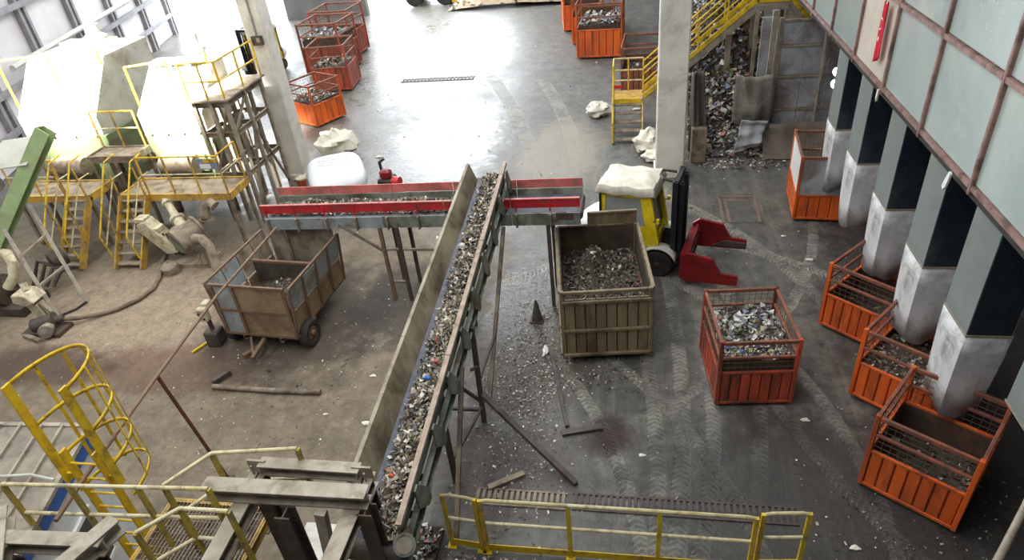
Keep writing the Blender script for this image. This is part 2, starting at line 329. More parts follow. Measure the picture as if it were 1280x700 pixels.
    dry = math_(nt, 'MULTIPLY', sm(Xw, -5.5, -3.0), sm(Yw, 15, 18)); wet = math_(nt, 'MULTIPLY', wet, math_(nt, 'SUBTRACT', 1.0, math_(nt, 'MULTIPLY', dry, .45)))
    wet = math_(nt, 'MULTIPLY', wet, math_(nt, 'SUBTRACT', 1.0, math_(nt, 'MULTIPLY', trk, .5)))
    for x, y, rx, ry in ((-2.2, 12.2, 1.2, 2.4), (-2.4, 9.0, .9, 1.0), (-.3, 7.4, .5, .8), (-6.8, 21.5, 2.7, 5.5), (-9.6, 33, 4.6, 10)):
        wet = math_(nt, 'MAXIMUM', wet, math_(nt, 'MULTIPLY', blob(x, y, rx, ry), 1.25))
    wet = math_(nt, 'MULTIPLY', wet, ramp(nt, n3, [(.3, .75), (.7, 1.)]))
    rg = nd(nt, 'ShaderNodeMapRange'); nt.links.new(wet, rg.inputs[0]); rg.inputs[2].default_value = 1.25; rg.inputs[3].default_value = .8; rg.inputs[4].default_value = .06
    nt.links.new(rg.outputs[0], b.inputs['Roughness']); b.inputs['IOR'].default_value = 1.4
    h = math_(nt, 'ADD', math_(nt, 'MULTIPLY', n3, .5), math_(nt, 'MULTIPLY', n2, .8))
    h = math_(nt, 'ADD', h, math_(nt, 'MULTIPLY', chv, -.45))
    bp = nd(nt, 'ShaderNodeBump'); bp.inputs['Strength'].default_value = .55; bp.inputs['Distance'].default_value = .05
    nt.links.new(h, bp.inputs['Height']); nt.links.new(bp.outputs[0], b.inputs['Normal'])
    return m

# ---------------------------------------------------------------- the hall
def S(o): o['kind'] = 'structure'; return o
S(MB().grid(lambda u, v: (-60+80*u, -6+96*v, 0), 8, 8).build('floor', floor_material()))
S(MB().prism([(-55, -6), (15, -6), (15, 50), (-8.5, 50), (-8.5, 39.5), (-55, 39.5)], 'z', 13, 13.3).build('ceiling', ROOFU))
S(MB().prism([(-8.5, 0), (15, 0), (15, 13), (-8.5, 13)], 'y', 49.8, 50.2).build('wall_far', HALLW))
S(MB().box((-19.5, 43, 6.5), (5.5, .4, 13)).build('wall_pier', HALLW))
S(MB().box((15.15, 22, 6.5), (.3, 56, 13)).build('wall_right', HALLW))
S(MB().box((-20, -6.15, 6.5), (70, .3, 13)).build('wall_near', HALLW))
# left wall: sheets between steel posts and girts, running at a slant to the hall axis
wl = S(MB().beam((-18.6, 5, 6.5), (-29.9, 42, 6.5), .12, 13).build('wall_left', HALLW))
wd = Vector((-.292, .956, 0)); wn = Vector((.956, .292, 0)); w0 = Vector((-18.6, 5, 0))+wn*.06
def wp(s, z, d=0): p = w0+wd*s+wn*d; return (p.x, p.y, z)
for k in range(9):
    for j in range(5):
        s0, s1, z0, z1 = k*4.2+.02, k*4.2+4.18, j*2.5+.02, j*2.5+2.48
        MB().beam(wp(s0, (z0+z1)/2, .02), wp(s1, (z0+z1)/2, .02), .04, z1-z0).build('wall_sheet', SHEETW, wl)
for k in range(10):
    for dx in (-.22, .22): MB().channel(wp(k*4.2+dx, 0, .16), wp(k*4.2+dx, 12.9, .16), .2, .2, .02, (wn.x, wn.y, 0)).build('wall_post', WFRAME, wl)
for z in (1.2, 2.5, 5.0, 7.5, 10): MB().beam(wp(0, z, .33), wp(37.5, z, .33), .12, .22).build('wall_girt', WFRAME, wl)
MB().tube([wp(18, 3.2, .5), wp(37, 3.2, .5)], .12, 8).build('wall_pipe', PALE, wl)

# ---------------------------------------------------------------- concrete pillars
for x, y, sx, sy, lab in ((-10.95, 19.15, .62, .62, 'pale square concrete pillar beside the white rounded engine cover'), (1.05, 19.0, .8, .8, 'pale square concrete pillar standing behind the yellow forklift')):
    p = wthing('concrete_pillar', lab, 'pillar', (x, y, 0))
    MB().cbox((x, y, 6.45), (sx, sy, 12.9), .03).build('shaft', CONC, p)
    MB().cbox((x, y, .12), (sx+.08, sy+.08, .24), .03).build('footing', CONC, p)
    if x < 0:
        j = MB().box((x+.05, y-.36, 4.55), (.32, .12, .26)).build('junction_box', DARKSTEEL, p)
        MB().box((x-.06, y-.43, 4.55), (.06, .03, .1)).build('switch', BLACK, j); MB().box((x+.12, y-.43, 4.58), (.1, .03, .12)).build('cover_plate', GALV, j)
        MB().tube([(x+.05, y-.34, 4.68), (x+.05, y-.34, 9)], .025, 6).build('conduit', GALV, p)

# ---------------------------------------------------------------- raised sorting cabin with glazing
GX = 4.5
cb = wthing('sorting_cabin', 'raised sorting cabin with rows of dirty glass panes in brown frames', 'sorting cabin', (6.5, 12, 4.3))
MB().box((6.6, 11.9, 4.36), (4.1, 22.2, .2)).build('floor_slab', DARKW, cb)
MB().box((6.6, 11.9, 8.1), (4.3, 22.4, .16)).build('roof_slab', HALLW, cb)
MB().box((8.55, 11.9, 6.2), (.12, 22.1, 3.6)).build('back_wall', HALLW, cb)
MB().box((6.55, 22.95, 6.2), (4, .1, 3.6)).build('end_wall', HALLW, cb)
ys = [.95+2*i for i in range(12)]
for i, y in enumerate(ys[:-1]):
    for z0, z1 in ((4.5, 5.9), (5.97, 8.0)):
        cream = (i == 6 and z0 < 5)
        MB().box((GX+.02, y+1, (z0+z1)/2), (.03, 1.93, z1-z0-.03)).build('opaque_panel' if cream else 'pane', PANEL if cream else PANE, cb)
for y in ys: MB().cbox((GX-.01, y, 6.2), (.09, .07, 3.7), .012).build('mullion', MULL, cb)
for z, h in ((4.47, .07), (5.935, .07), (8.0, .08)):
    for y in ys[:-1]: MB().box((GX-.01, y+1, z), (.08, 1.9, h)).build('transom', MULL, cb)

# chutes hanging from the cabin into the bins
ordn = ['grey and dark blue drop chute with white sleeve, farthest of the row under the cabin', 'drop chute with white sleeve coming down behind the grey fronted bin', 'drop chute with white sleeve ending over the farthest slatted orange bin beside the open aisle',
        'drop chute with white stained sleeve ending between two slatted orange bins', 'nearest complete drop chute with long white sleeve reaching into the nearest orange bin', 'dark drop chute without white sleeve at the right edge of the picture']
for i, y in enumerate((15.72, 13.85, 11.85, 9.9, 8.15, 6.1)):
    x0, x1, y0, y1 = 4.62, 5.2, y, y+.78
    t = wthing('waste_chute', ordn[i], 'chute', ((x0+x1)/2, y+.39, 1.1), 'drop chutes under the sorting cabin')
    MB().cbox(((x0+x1)/2, (y0+y1)/2, 3.4), (x1-x0, y1-y0, 1.72), .012).build('upper_duct', CHDARK, t)
    MB().box(((x0+x1)/2, (y0+y1)/2, 2.55), (x1-x0+.03, y1-y0+.03, .03)).build('joint_band', GALV, t)
    for x in (x0, x1): MB().box((x, (y0+y1)/2, 3.4), (.012, y1-y0-.01, 1.7)).build('side_plate', CHSHEEN, t)  # thin added plates that carry the painted reflection
    if i < 5:
        m = MB(); N = 28
        def ringp(z, k, g):
            out = []
            for j in range(N):
                a = 2*math.pi*(j+.5)/N; ca, sa = math.cos(a), math.sin(a); q = max(abs(ca), abs(sa)); rr = (1/q)*(1-k)+k*1.08
                bz = z + (.07*math.sin(3*a+i)+.1*(ca+sa) if g else 0)
                out.append(((x0+x1)/2+ca*rr*(x1-x0+.02)/2*(1-.08*k), (y0+y1)/2+sa*rr*(y1-y0+.02)/2*(1-.08*k), bz))
            return out
        lv = [(2.54, 0, 0), (2.2, .04, 0), (1.8, .18, 0), (1.45, .32, 0), (1.12, .5, 1)]
        rings = [ringp(*q) for q in lv]
        m.v = [p for r_ in rings for p in r_]
        m.f = [(a*N+j, a*N+(j+1) % N, (a+1)*N+(j+1) % N, (a+1)*N+j) for a in range(len(lv)-1) for j in range(N)]; m.m = [0]*len(m.f)
        o = m.build('lower_sleeve', CHWHITE, t, smooth=True); sd = o.modifiers.new('thickness', 'SOLIDIFY'); sd.thickness = .015

# flag and a dangling strip on the glazing
fl = wthing('hanging_flag', 'narrow red flag with white marks hung on the cream cabin panel', 'flag', (4.43, 13.35, 4.85))
def flagp(u, v):
    wdt = .26+.05*math.sin(v*4); return (4.415-.025*math.sin(u*9+v*2), 13.42-wdt/2+u*wdt+.06*v, 4.84+v*.98+.07*(u-.5)*(1-v)*2*(-1)+(.07*abs(u-.5)*2 if v > .9 else 0))
o = MB().grid(flagp, 10, 14).build('cloth', M('flag_red', (206, 22, 48), (178, 16, 40), 5, .7), fl, smooth=True)
o.modifiers.new('thickness', 'SOLIDIFY').thickness = .006
m = MB()
for k in range(9):
    a0 = -1.9+k*3.8/9; a1 = a0+3.8/9
    def cp(a, r, sh): return (4.372, 13.43+sh-.075*math.cos(a)*r, 5.5+.11*math.sin(a)*r)
    m.add([cp(a0, 1, 0), cp(a1, 1, 0), cp(a1, .72, -.018), cp(a0, .72, -.018)], [(0, 1, 2, 3)])
m.build('crescent', WHITE, fl)
m = MB(); pts = []
for k in range(10):
    a = k*math.pi/5; r = .055 if k % 2 == 0 else .022; pts.append((4.372, 13.42+r*math.sin(a), 5.24+r*1.2*math.cos(a)))
m.add(pts, [tuple(range(10))]).build('star', WHITE, fl)
o = MB().prism([(9.44, 4.42), (9.5, 4.44), (9.56, 4.3), (9.6, 4.17), (9.55, 4.13), (9.49, 4.2)], 'x', 4.4, 4.43).build('plastic_strip', WHITE)
props(o, 'small white plastic strip dangling below the cabin glazing', 'strip')
o = MB().prism([(12.93, 4.46), (12.99, 4.45), (13.0, 4.3), (12.96, 4.22), (12.94, 4.33)], 'x', 4.4, 4.43).build('torn_rag', TARP)
props(o, 'tiny pale rag caught under the cream cabin panel', 'rag')

# ---------------------------------------------------------------- orange waste bins
def make_bin(label, paint, w_=1.36, d_=1.42, h_=1.5, front_sheet=None, nb=7, low=.52, side_sheet=None):
    t = thing('waste_bin', label, 'bin'); x, y = w_/2, d_/2; zl = h_*low; b = .1
    pm = MB().cbox((0, 0, (h_+.04)/2), (.07, .07, h_-.04), .008).mesh('post', paint)
    for sx in (-1, 1):
        for sy in (-1, 1): place('post', pm, t, (sx*(x-.035), sy*(y-.035), .02))
    MB().box((0, 0, .13), (w_-.06, d_-.06, .04)).build('floor_plate', DARKSTEEL, t)
    for sy in (-1, 1): MB().box((0, sy*(y-.3), .055), (w_-.1, .09, .11)).build('skid', DARKSTEEL, t)
    for side in range(4):
        sheet = front_sheet if side == 0 else side_sheet if side == 3 else None
        L = (w_ if side % 2 == 0 else d_)-.14; dist = (y if side % 2 == 0 else x)-.03; rz = side*math.pi/2
        def loc(u): return (math.sin(rz)*dist+math.cos(rz)*u, -math.cos(rz)*dist+math.sin(rz)*u, 0)
        bw = L/nb
        place('liner', MB().box((0, .03, (b+zl)/2), (L, .012, zl-b)).mesh('liner', LINER), t, loc(0), rz)
        bm_ = MB().prism([(-bw/2+.004, .02), (-bw/2+.02, -.012), (bw/2-.02, -.012), (bw/2-.004, .02)], 'z', b, zl).mesh('board', paint)
        for k in range(nb): place('board', bm_, t, loc(-L/2+(k+.5)*bw), rz)
        for z, hh, mm in ((h_-.035, .07, RUSTRAIL), (zl+.02, .05, paint), (b, .06, paint), ((h_+zl)/2, .05, RUSTRAIL)):
            if sheet and z > zl+.1 and z < h_-.1: continue
            place('rail', MB().cbox((0, 0, z), (L+.0, .05, hh), .006).mesh('rail', mm), t, loc(0), rz)
        if sheet:
            place('sheet', MB().box((0, 0, (zl+h_)/2), (L, .02, h_-zl-.1)).mesh('sheet', sheet), t, loc(0), rz)
        else:
            m = MB(); n = int(L/.11)
            for k in range(1, n): m.box((-L/2+k*L/n, 0, (zl+h_)/2), (.007, .007, h_-zl-.06))
            for k in range(1, 6): m.box((0, 0, zl+.03+k*(h_-zl-.06)/6), (L, .007, .007))
            place('wire_mesh', m.mesh('wire_mesh', WIRE), t, loc(0), rz)
    return t
def put(t, x, y, rz, s=(1, 1, 1)): t.location = (x, y, 0); t.rotation_euler = (0, 0, R(rz)); t.scale = s; return t
G1 = 'slatted waste bins'
binA = put(make_bin('orange slatted bin standing alone in the aisle, filled with mixed bright waste', REDOR, 1.36, 1.6), 2.09, 9.98, 5.5)
near = put(make_bin('nearest orange slatted bin under the chutes, dark and almost empty', ORANGE, 1.38, 1.42, 1.52), 4.47, 7.72, -36)
b3 = put(tree_copy(near), 4.83, 9.66, -40); b3['label'] = 'orange bin with pink inner sheet, just behind the nearest bin under the chutes'
b2 = put(tree_copy(near), 4.74, 11.66, -43); b2['label'] = 'bright orange slatted bin, third from the near end under the chutes'
b1 = put(make_bin('orange bin with grey sheet over the front, farthest one under the chutes', ORANGE, 1.7, 1.75, 1.78, GREYW, 6, .4, WHITE), 4.95, 16.75, -5)
f1 = put(make_bin('orange slatted bin at the back, right of the aisle, seen square on', ORANGE, 1.72, 1.75, 2.0, None, 6), -1.53, 32.06, -2, (1.2,)*3)
f2 = put(tree_copy(f1), -2.0, 34.6, 2, (1.2,)*3); f2['label'] = 'orange bin at the back, hidden behind the square-on bin'
f3 = put(tree_copy(f1), -2.75, 37.2, 8, (1.2,)*3); f3['label'] = 'farthest orange bin on the right of the aisle, at the picture top'
f4 = put(make_bin('rusty brown open bin behind the yellow stair landing', RUSTRAIL, 1.5, 1.9, 1.6), .35, 27.2, -3, (1.1,)*3)
l1 = put(make_bin('small bright orange bin right behind the left concrete pillar', ORANGE, 1.45, 1.5, 1.65, None, 5), -12.45, 24.5, -28)
l2 = put(make_bin('red-orange bin, second one behind the left concrete pillar', REDOR, 1.7, 1.75, 2.0, None, 6), -13.3, 28.75, 6)
l3 = put(tree_copy(l2), -14.5, 31.4, -3, (1.2,)*3); l3['label'] = 'tall faded bin with blue-grey side, third behind the left concrete pillar'
l4 = put(tree_copy(l2), -15.0, 34.0, -3, (1.2,)*3); l4['label'] = 'farthest faded bin on the left of the wet aisle'
for q in (binA, near, b3, b2, b1, f1, f2, f3, f4, l1, l2, l3, l4): q['group'] = G1
o = MB().prism([(-.5, .95), (.5, 1.0), (.5, 1.4), (-.5, 1.36)], 'y', -.01, .01).build('pink_sheet', M('pink_sheet', (196, 92, 100), (170, 76, 84), 2, .6))
o.location = (4.83+.3, 9.66+.4, 0); o.rotation_euler = (0, 0, R(-40)); props(o, 'faded pink plastic sheet leaning inside the second bin from the near end', 'sheet')

# ---------------------------------------------------------------- waste loads
def fold(m, c, s, mi=1, flat=False):
    a = random.uniform(0, 6.283); t = random.uniform(-.9, .9)*(0.25 if flat else 1); t2 = random.uniform(-.9, .9)*(0.25 if flat else 1)
    e1 = Vector((math.cos(a)*math.cos(t), math.sin(a)*math.cos(t), math.sin(t)))*s*random.uniform(.7, 1.6)
    e2 = Vector((-math.sin(a)*math.cos(t2), math.cos(a)*math.cos(t2), math.sin(t2)))*s*random.uniform(.35, .9)
    c = Vector(c); k = Vector((random.uniform(-.3, .3), random.uniform(-.3, .3), random.uniform(.1, .5)))*s
    m.add([c-e1*.5-e2*.5, c+e1*.5-e2*.4, c+e1*.4+e2*.5+k, c-e1*.5+e2*.5], [(0, 1, 2), (0, 2, 3)], mi)
def load(name, label, cx, cy, w_, d_, rz, z0, amp, n, size, bits, mound=None, floor_z=None, cat='waste'):
    """heaped loose waste filling a rectangle; one uncountable mass"""
    ca, sa = math.cos(R(rz)), math.sin(R(rz)); ph = [random.uniform(0, 6) for _ in range(6)]
    def hz(u, v):
        z = amp*(.5*math.sin(u*5+ph[0])*math.sin(v*4+ph[1])+.35*math.sin(u*11+ph[2]+v*3)+.3*math.sin(v*13+ph[3]+u*2))
        if mound:
            for mu, mv, mr, mh in mound: z += mh*math.exp(-((u-mu)**2+(v-mv)**2)/mr**2)
        return z0+z
    def P(u, v, dz=0):
        x, y = (u-.5)*w_, (v-.5)*d_; return (cx+x*ca-y*sa, cy+x*sa+y*ca, hz(u, v)+dz)
    m = MB(); m.grid(lambda u, v: P(u, v), 20, 20)
    zb = floor_z if floor_z is not None else z0-.3; b0 = len(m.v)
    rim = [i for i in range(21)]+[20+21*j for j in range(1, 21)]+[20*21+i for i in range(19, -1, -1)]+[21*j for j in range(19, 0, -1)]
    m.v += [(m.v[i][0], m.v[i][1], zb) for i in rim]
    for k in range(len(rim)): m.f.append((rim[k], b0+k, b0+(k+1) % len(rim), rim[(k+1) % len(rim)])); m.m.append(0)
    for _ in range(n):
        u, v = random.uniform(.02, .98), random.uniform(.02, .98); s = size*random.uniform(.4, 1.5)
        fold(m, P(u, v, random.uniform(0, size*.5)), s)
    o = m.build(name, [SOIL, bits], loc=(cx, cy, zb), normals=False); props(o, label, cat, None, 'stuff'); return o
load('waste_load', 'bright mixed waste heaped in the lone orange bin in the aisle', 2.09, 9.98, 1.22, 1.46, 5.5, 1.05, .07, 900, .075, CHIPCOL, [(.5, .55, .3, .12)], .17)
load('waste_load', 'thin dark waste at the bottom of the nearest orange bin', 4.47, 7.72, 1.24, 1.28, -36, .3, .05, 260, .06, CHIPDARK, None, .17)
load('waste_load', 'dull waste half filling the bin with the pink sheet', 4.83, 9.66, 1.24, 1.28, -40, .75, .06, 420, .06, CHIPMIX, None, .17)
load('waste_load', 'dark waste lying in the third bin under the chutes', 4.74, 11.66, 1.24, 1.28, -43, .35, .05, 200, .06, CHIPDARK, None, .17)
load('waste_load', 'pale papers in the square-on bin at the back', -1.53, 32.06, 1.8, 1.85, -2, 1.5, .1, 220, .16, CHIPCOL, None, .25)
load('waste_load', 'whitish sacks and waste in the second left bin', -13.3, 28.75, 1.5, 1.55, 6, 1.1, .1, 260, .12, CHIPMIX, None, .2)
load('waste_load', 'pale bags filling the tall faded bin on the left', -14.5, 31.4, 1.8, 1.85, -3, 1.7, .12, 260, .16, CHIPCOL, None, .25)
load('waste_load', 'brown waste in the small bin behind the left pillar', -12.45, 24.5, 1.3, 1.34, -28, .95, .08, 240, .09, CHIPMIX, None, .2)
load('waste_load', 'brown waste in the rusty bin behind the stair landing', .35, 27.2, 1.45, 1.9, -3, .6, .06, 120, .1, CHIPDARK, None, .2)

# ---------------------------------------------------------------- olive container
GB = (-.62, 11.52); gr = 7
t = thing('steel_container', 'tall olive steel container of waste beside the yellow forklift', 'container', (GB[0], GB[1], 0), R(gr))
W, D, H = 1.76, 2.5, 1.76
for sx in (-1, 1):
    for sy in (-1, 1): MB().cbox((sx*(W/2-.04), sy*(D/2-.04), H/2+.06), (.08, .08, H-.12), .01).build('post', OLIVE, t)
for side in range(4):
    L = (W if side % 2 == 0 else D)-.16; dist = (D if side % 2 == 0 else W)/2-.03; rz = side*math.pi/2
    def loc(u): return (math.sin(rz)*dist+math.cos(rz)*u, -math.cos(rz)*dist+math.sin(rz)*u, 0)
    nb = 8 if side % 2 == 0 else 11; bw = L/nb; top_ = H-.2 if side == 0 else H
    bm_ = MB().cbox((0, 0, (top_+.2)/2), (bw-.022, .03, top_-.2), .004).mesh('slat', OLIVE)
    for k in range(nb): place('slat', bm_, t, loc(-L/2+(k+.5)*bw), rz)
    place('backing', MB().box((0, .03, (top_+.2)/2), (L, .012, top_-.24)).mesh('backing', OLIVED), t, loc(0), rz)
    for z in ((.22, .82, H-.26, H-.03) if side == 0 else (.22, .9, H-.03)): place('rail', MB().cbox((0, -.03, z), (L+.1, .06, .07), .01).mesh('rail', OLIVE), t, loc(0), rz)
MB().box((0, 0, .17), (W-.1, D-.1, .06)).build('floor_plate', DARKSTEEL, t)
for sx in (-.5, .5):
    for sy in (-.9, .9): MB().cyl((sx-.05, sy, .08), (sx+.05, sy, .08), .08, 14).build('roller', DARKSTEEL, t)
MB().box((.33, D/2-.02, H+.14), (1.05, .03, .36)).build('back_flap', OLIVE, t); MB().box((.33, D/2-.05, H+.3), (1.05, .03, .04)).build('flap_edge', OLIVE, t)
MB().box((-W/2-.01, -.35, 1.25), (.03, .1, .22)).build('reflector', M('orange_reflector', (222, 108, 40), (200, 90, 30), 4, .4), t)
for sy in (-1, 1): MB().tube([(W/2+.03, sy*.9, .3), (W/2+.05, sy*.9, 1.1)], .02, 6).build('hook_bar', RUSTF, t)
load('waste_load', 'brown waste with a big clod in the olive container', GB[0], GB[1], 1.6, 2.34, gr, 1.14, .06, 1700, .06, CHIPDARK, [(.42, .66, .16, .55), (.6, .3, .4, .1)], .21)

# ---------------------------------------------------------------- rusty trailer
tr = thing('tipping_trailer', 'rusty open tipping trailer with patched grey and brown side sheets', 'trailer', (-7.78, 11.46, 0), R(-5))
W, D, Z0, Z1 = 1.7, 2.25, .42, 1.68
MB().box((0, 0, Z0), (W, D, .06)).build('bed', DARKSTEEL, tr)
for sx in (-.45, .45): MB().channel((sx, -D/2-.05, .33), (sx, D/2, .33), .08, .12, .012).build('chassis_rail', RUSTF, tr)
MB().beam((-.82, -.8, .3), (.82, -.8, .3), .07, .07).build('axle', DARKSTEEL, tr)
for sx in (-1, 1):
    wh = MB().lathe((sx*.83, -.8, .31), (sx, 0, 0), [(0, .2), (.0, .29), (.03, .31), (.17, .31), (.2, .28), (.19, .19), (.15, .17)], 24).build('wheel', RUBBER, tr, smooth=True)
    MB().lathe((sx*1.0, -.8, .31), (sx, 0, 0), [(-.03, .18), (0, .16), (.0, .07), (.05, .06), (.06, .02)], 18).build('hub', RUSTF, wh, smooth=True)
    for k in range(5):
        a = k*2*math.pi/5; MB().cyl((sx*1.0, -.8+.11*math.cos(a), .31+.11*math.sin(a)), (sx*1.03, -.8+.11*math.cos(a), .31+.11*math.sin(a)), .014, 6).build('wheel_nut', DARKSTEEL, wh)
    MB().beam((sx*.86, -1.1, .42), (sx*.86, -.4, .42), .1, .05).build('wheel_arch_bar', RUSTF, tr)
def sheet(parent, name, p, u, v, m, th=.012):
    p, u, v = Vector(p), Vector(u), Vector(v); n = u.cross(v).normalized()*th
    q = [p, p+u, p+u+v, p+v]
    return MB().add(q+[a+n for a in q], [(0, 1, 2, 3), (7, 6, 5, 4), (0, 4, 5, 1), (1, 5, 6, 2), (2, 6, 7, 3), (3, 7, 4, 0)]).build(name, m, parent)
x, y = W/2, D/2; zm = (Z0+Z1)/2; hh = (Z1-Z0)/2
xs = [-x, -x+.5, x]
for j, z in enumerate((Z0, zm)):
    for k in range(2): sheet(tr, 'front_sheet', (xs[k]+.02, -y, z+.02), (xs[k+1]-xs[k]-.04, 0, 0), (0, 0, hh-.04), GREYP if k == 0 else BROWNP)
for k in range(3): MB().beam((xs[k], -y-.02, Z0), (xs[k], -y-.02, Z1), .06, .06).build('upright', RUSTF, tr)
for z in (Z0, zm, Z1): MB().beam((-x-.03, -y-.02, z), (x+.03, -y-.02, z), .05, .055).build('front_rail', RUSTF, tr)
for sx in (-1, 1):
    for k in range(4):
        y0 = -y+k*D/4; fl_ = .1*sx
        sheet(tr, 'lower_board', (sx*x, y0+.02, Z0+.02), (0, D/4-.04, 0), (fl_*.3, 0, hh-.04), BROWNP)
        sheet(tr, 'upper_sheet', (sx*x+fl_*.35, y0+.02, zm+.02), (0, D/4-.04, 0), (fl_, 0, hh-.04-(.05 if k == 1 and sx > 0 else 0)), GREYP if sx > 0 or k < 2 else DUST)
    for k in range(5): MB().beam((sx*(x+.02), -y+k*D/4, Z0), (sx*(x+.15), -y+k*D/4, Z1), .045, .045, (0, 1, 0)).build('stake', RUSTF, tr)
    MB().beam((sx*(x+.15), -y, Z1), (sx*(x+.15), y, Z1), .045, .05).build('side_rail', RUSTF, tr)
sheet(tr, 'back_sheet', (x, y, Z0), (-W, 0, 0), (0, .06, Z1-Z0+.12), DUST)
MB().box((0, .28, .9), (W-.1, .05, .9)).build('inner_divider', DARKSTEEL, tr)
MB().beam((-x+.05, .28, 1.38), (x-.05, .28, 1.38), .07, .06).build('divider_rail', RUSTF, tr)
MB().beam((0, -y, .3), (0, -y-.55, .2), .08, .08).build('drawbar', RUSTF, tr)
MB().beam((-.35, -y, .3), (0, -y-.5, .22), .05, .05).build('drawbar_brace', RUSTF, tr)
load('waste_load', 'dark dirt and scraps lying in the rusty trailer', -7.78, 11.46, 1.58, 2.1, -5, .85, .06, 500, .05, CHIPDARK, [(.6, .3, .3, .2)], .47)

# ---------------------------------------------------------------- inclined main conveyor
def zt(y): return 2.42+(y-4.5)*.1
YN, YF = 4.45, 12.75
mc = wthing('inclined_conveyor', 'long inclined conveyor with steel side walls carrying mixed waste', 'conveyor', (-3, 8.5, 0))
m = MB()
def wallp(xt, xb, y0, y1, fl_):
    out = []
    for y in (y0, y1):
        z = zt(y); out.append([(xt, y, z), (xt+fl_, y, z), (xt+fl_, y, z-.03), (xt+.02*(1 if fl_ > 0 else -1), y, z-.03), (xb+.02*(1 if fl_ > 0 else -1), y, z-.42), (xb, y, z-.42)])
    return out
def wallmesh(xt, xb, y0, y1, fl_):
    a, b = wallp(xt, xb, y0, y1, fl_); n = len(a)
    return MB().add(a+b, [(i, (i+1) % n, n+(i+1) % n, n+i) for i in range(n)]+[tuple(range(n)), tuple(range(n, 2*n))])
segs = [5.05, 7.6, 10.2, YF]
for k in range(3): wallmesh(-3.42, -3.27, segs[k]+.005, segs[k+1]-.005, -.055).build('left_wall', CONVW, mc)
segs = [4.5, 7.2, 10.0, YF]
for k in range(3):
    wallmesh(-2.66, -2.72, segs[k]+.005, segs[k+1]-.005, .055).build('right_wall', CONVG, mc)
    MB().beam((-2.645, segs[k]+.01, zt(segs[k])+.02), (-2.645, segs[k+1]-.01, zt(segs[k+1])+.02), .075, .03).build('wall_cap', PINKRAIL, mc)
MB().beam((-2.995, YN+.1, zt(YN+.1)-.42), (-2.995, YF+.1, zt(YF+.1)-.42), .58, .03).build('belt', BELT, mc)
for x in (-2.64, -3.36): MB().channel((x, YN, zt(YN)-.56), (x, YF, zt(YF)-.56), .08, .24, .015).build('side_beam', CONVG, mc)
for k in range(9):
    y = 5.0+k*.93
    MB().prism([(y, zt(y)-.04), (y+.1, zt(y+.1)-.04), (y+.42, zt(y)-.46), (y+.42, zt(y)-.68), (y+.3, zt(y)-.68), (y+.02, zt(y)-.4)], 'x', -2.6, -2.575).build('stiffener', CONVG, mc)
for k in range(5):
    y = 5.6+k*1.6; MB().beam((-3.36, y, zt(y)-.58), (-2.64, y, zt(y)-.58), .06, .08).build('cross_member', DARKSTEEL, mc)
for k in range(5):
    y = 5.0+k*1.85; MB().cyl((-3.3, y, zt(y)-.5), (-2.7, y, zt(y)-.5), .05, 10).build('idler_roller', DARKSTEEL, mc)
dr = MB().lathe((-2.55, 4.36, zt(4.4)-.12), (.35, -.75, .62), [(-.42, .1), (-.05, .1), (-.05, .13), (.02, .13), (.02, .1), (.03, .02)], 22).build('drive_motor', CONVG, mc, smooth=True)
MB().lathe((-2.55, 4.36, zt(4.4)-.12), (.35, -.75, .62), [(.02, .098), (.03, .095), (.032, .04)], 22).build('motor_grille', GALV, dr)
MB().cyl((-3.32, YN+.05, zt(YN)-.5), (-2.66, YN+.05, zt(YN)-.5), .13, 18).build('tail_drum', DARKSTEEL, mc, smooth=True)
MB().cyl((-3.32, YF+.1, zt(YF)-.52), (-2.66, YF+.1, zt(YF)-.52), .13, 18).build('head_drum', DARKSTEEL, mc, smooth=True)
legs = [((-2.52, 11.35, zt(11.35)-.6), (-2.66, 9.02, 0), .07, DUSTSTEEL), ((-3.36, 11.35, zt(11.35)-.6), (-3.4, 11.35, 0), .08, DARKSTEEL), ((-2.62, 8.5, zt(8.5)-.6), (-2.66, 8.5, 0), .08, DARKSTEEL),
        ((-3.36, 8.5, zt(8.5)-.6), (-3.4, 8.5, 0), .08, DARKSTEEL), ((-2.6, 7.6, zt(7.6)-.6), (-2.62, 5.95, 0), .07, DUSTSTEEL), ((-2.88, 7.1, zt(7.1)-.6), (-2.88, 7.1, 0), .08, DARKSTEEL), ((-3.36, 5.6, zt(5.6)-.6), (-3.4, 5.6, 0), .09, DARKSTEEL)]
for p, q, s, mm in legs: MB().beam(p, q, s, s).build('leg', mm, mc)
for p, q, s in (((-2.63, 8.52, .68), (-.87, 7.2, .03), .09), ((-3.38, 8.5, 1.2), (-2.64, 8.5, .5), .05), ((-2.62, 8.5, 1.35), (-2.5, 7.75, 1.95), .05), ((-3.38, 8.5, .3), (-2.66, 8.5, .3), .05), ((-2.88, 7.1, .5), (-2.64, 8.5, .4), .04), ((-2.6, 9.9, .95), (-2.66, 8.5, .95), .04)):
    MB().beam(p, q, s, s).build('brace', DARKSTEEL, mc)
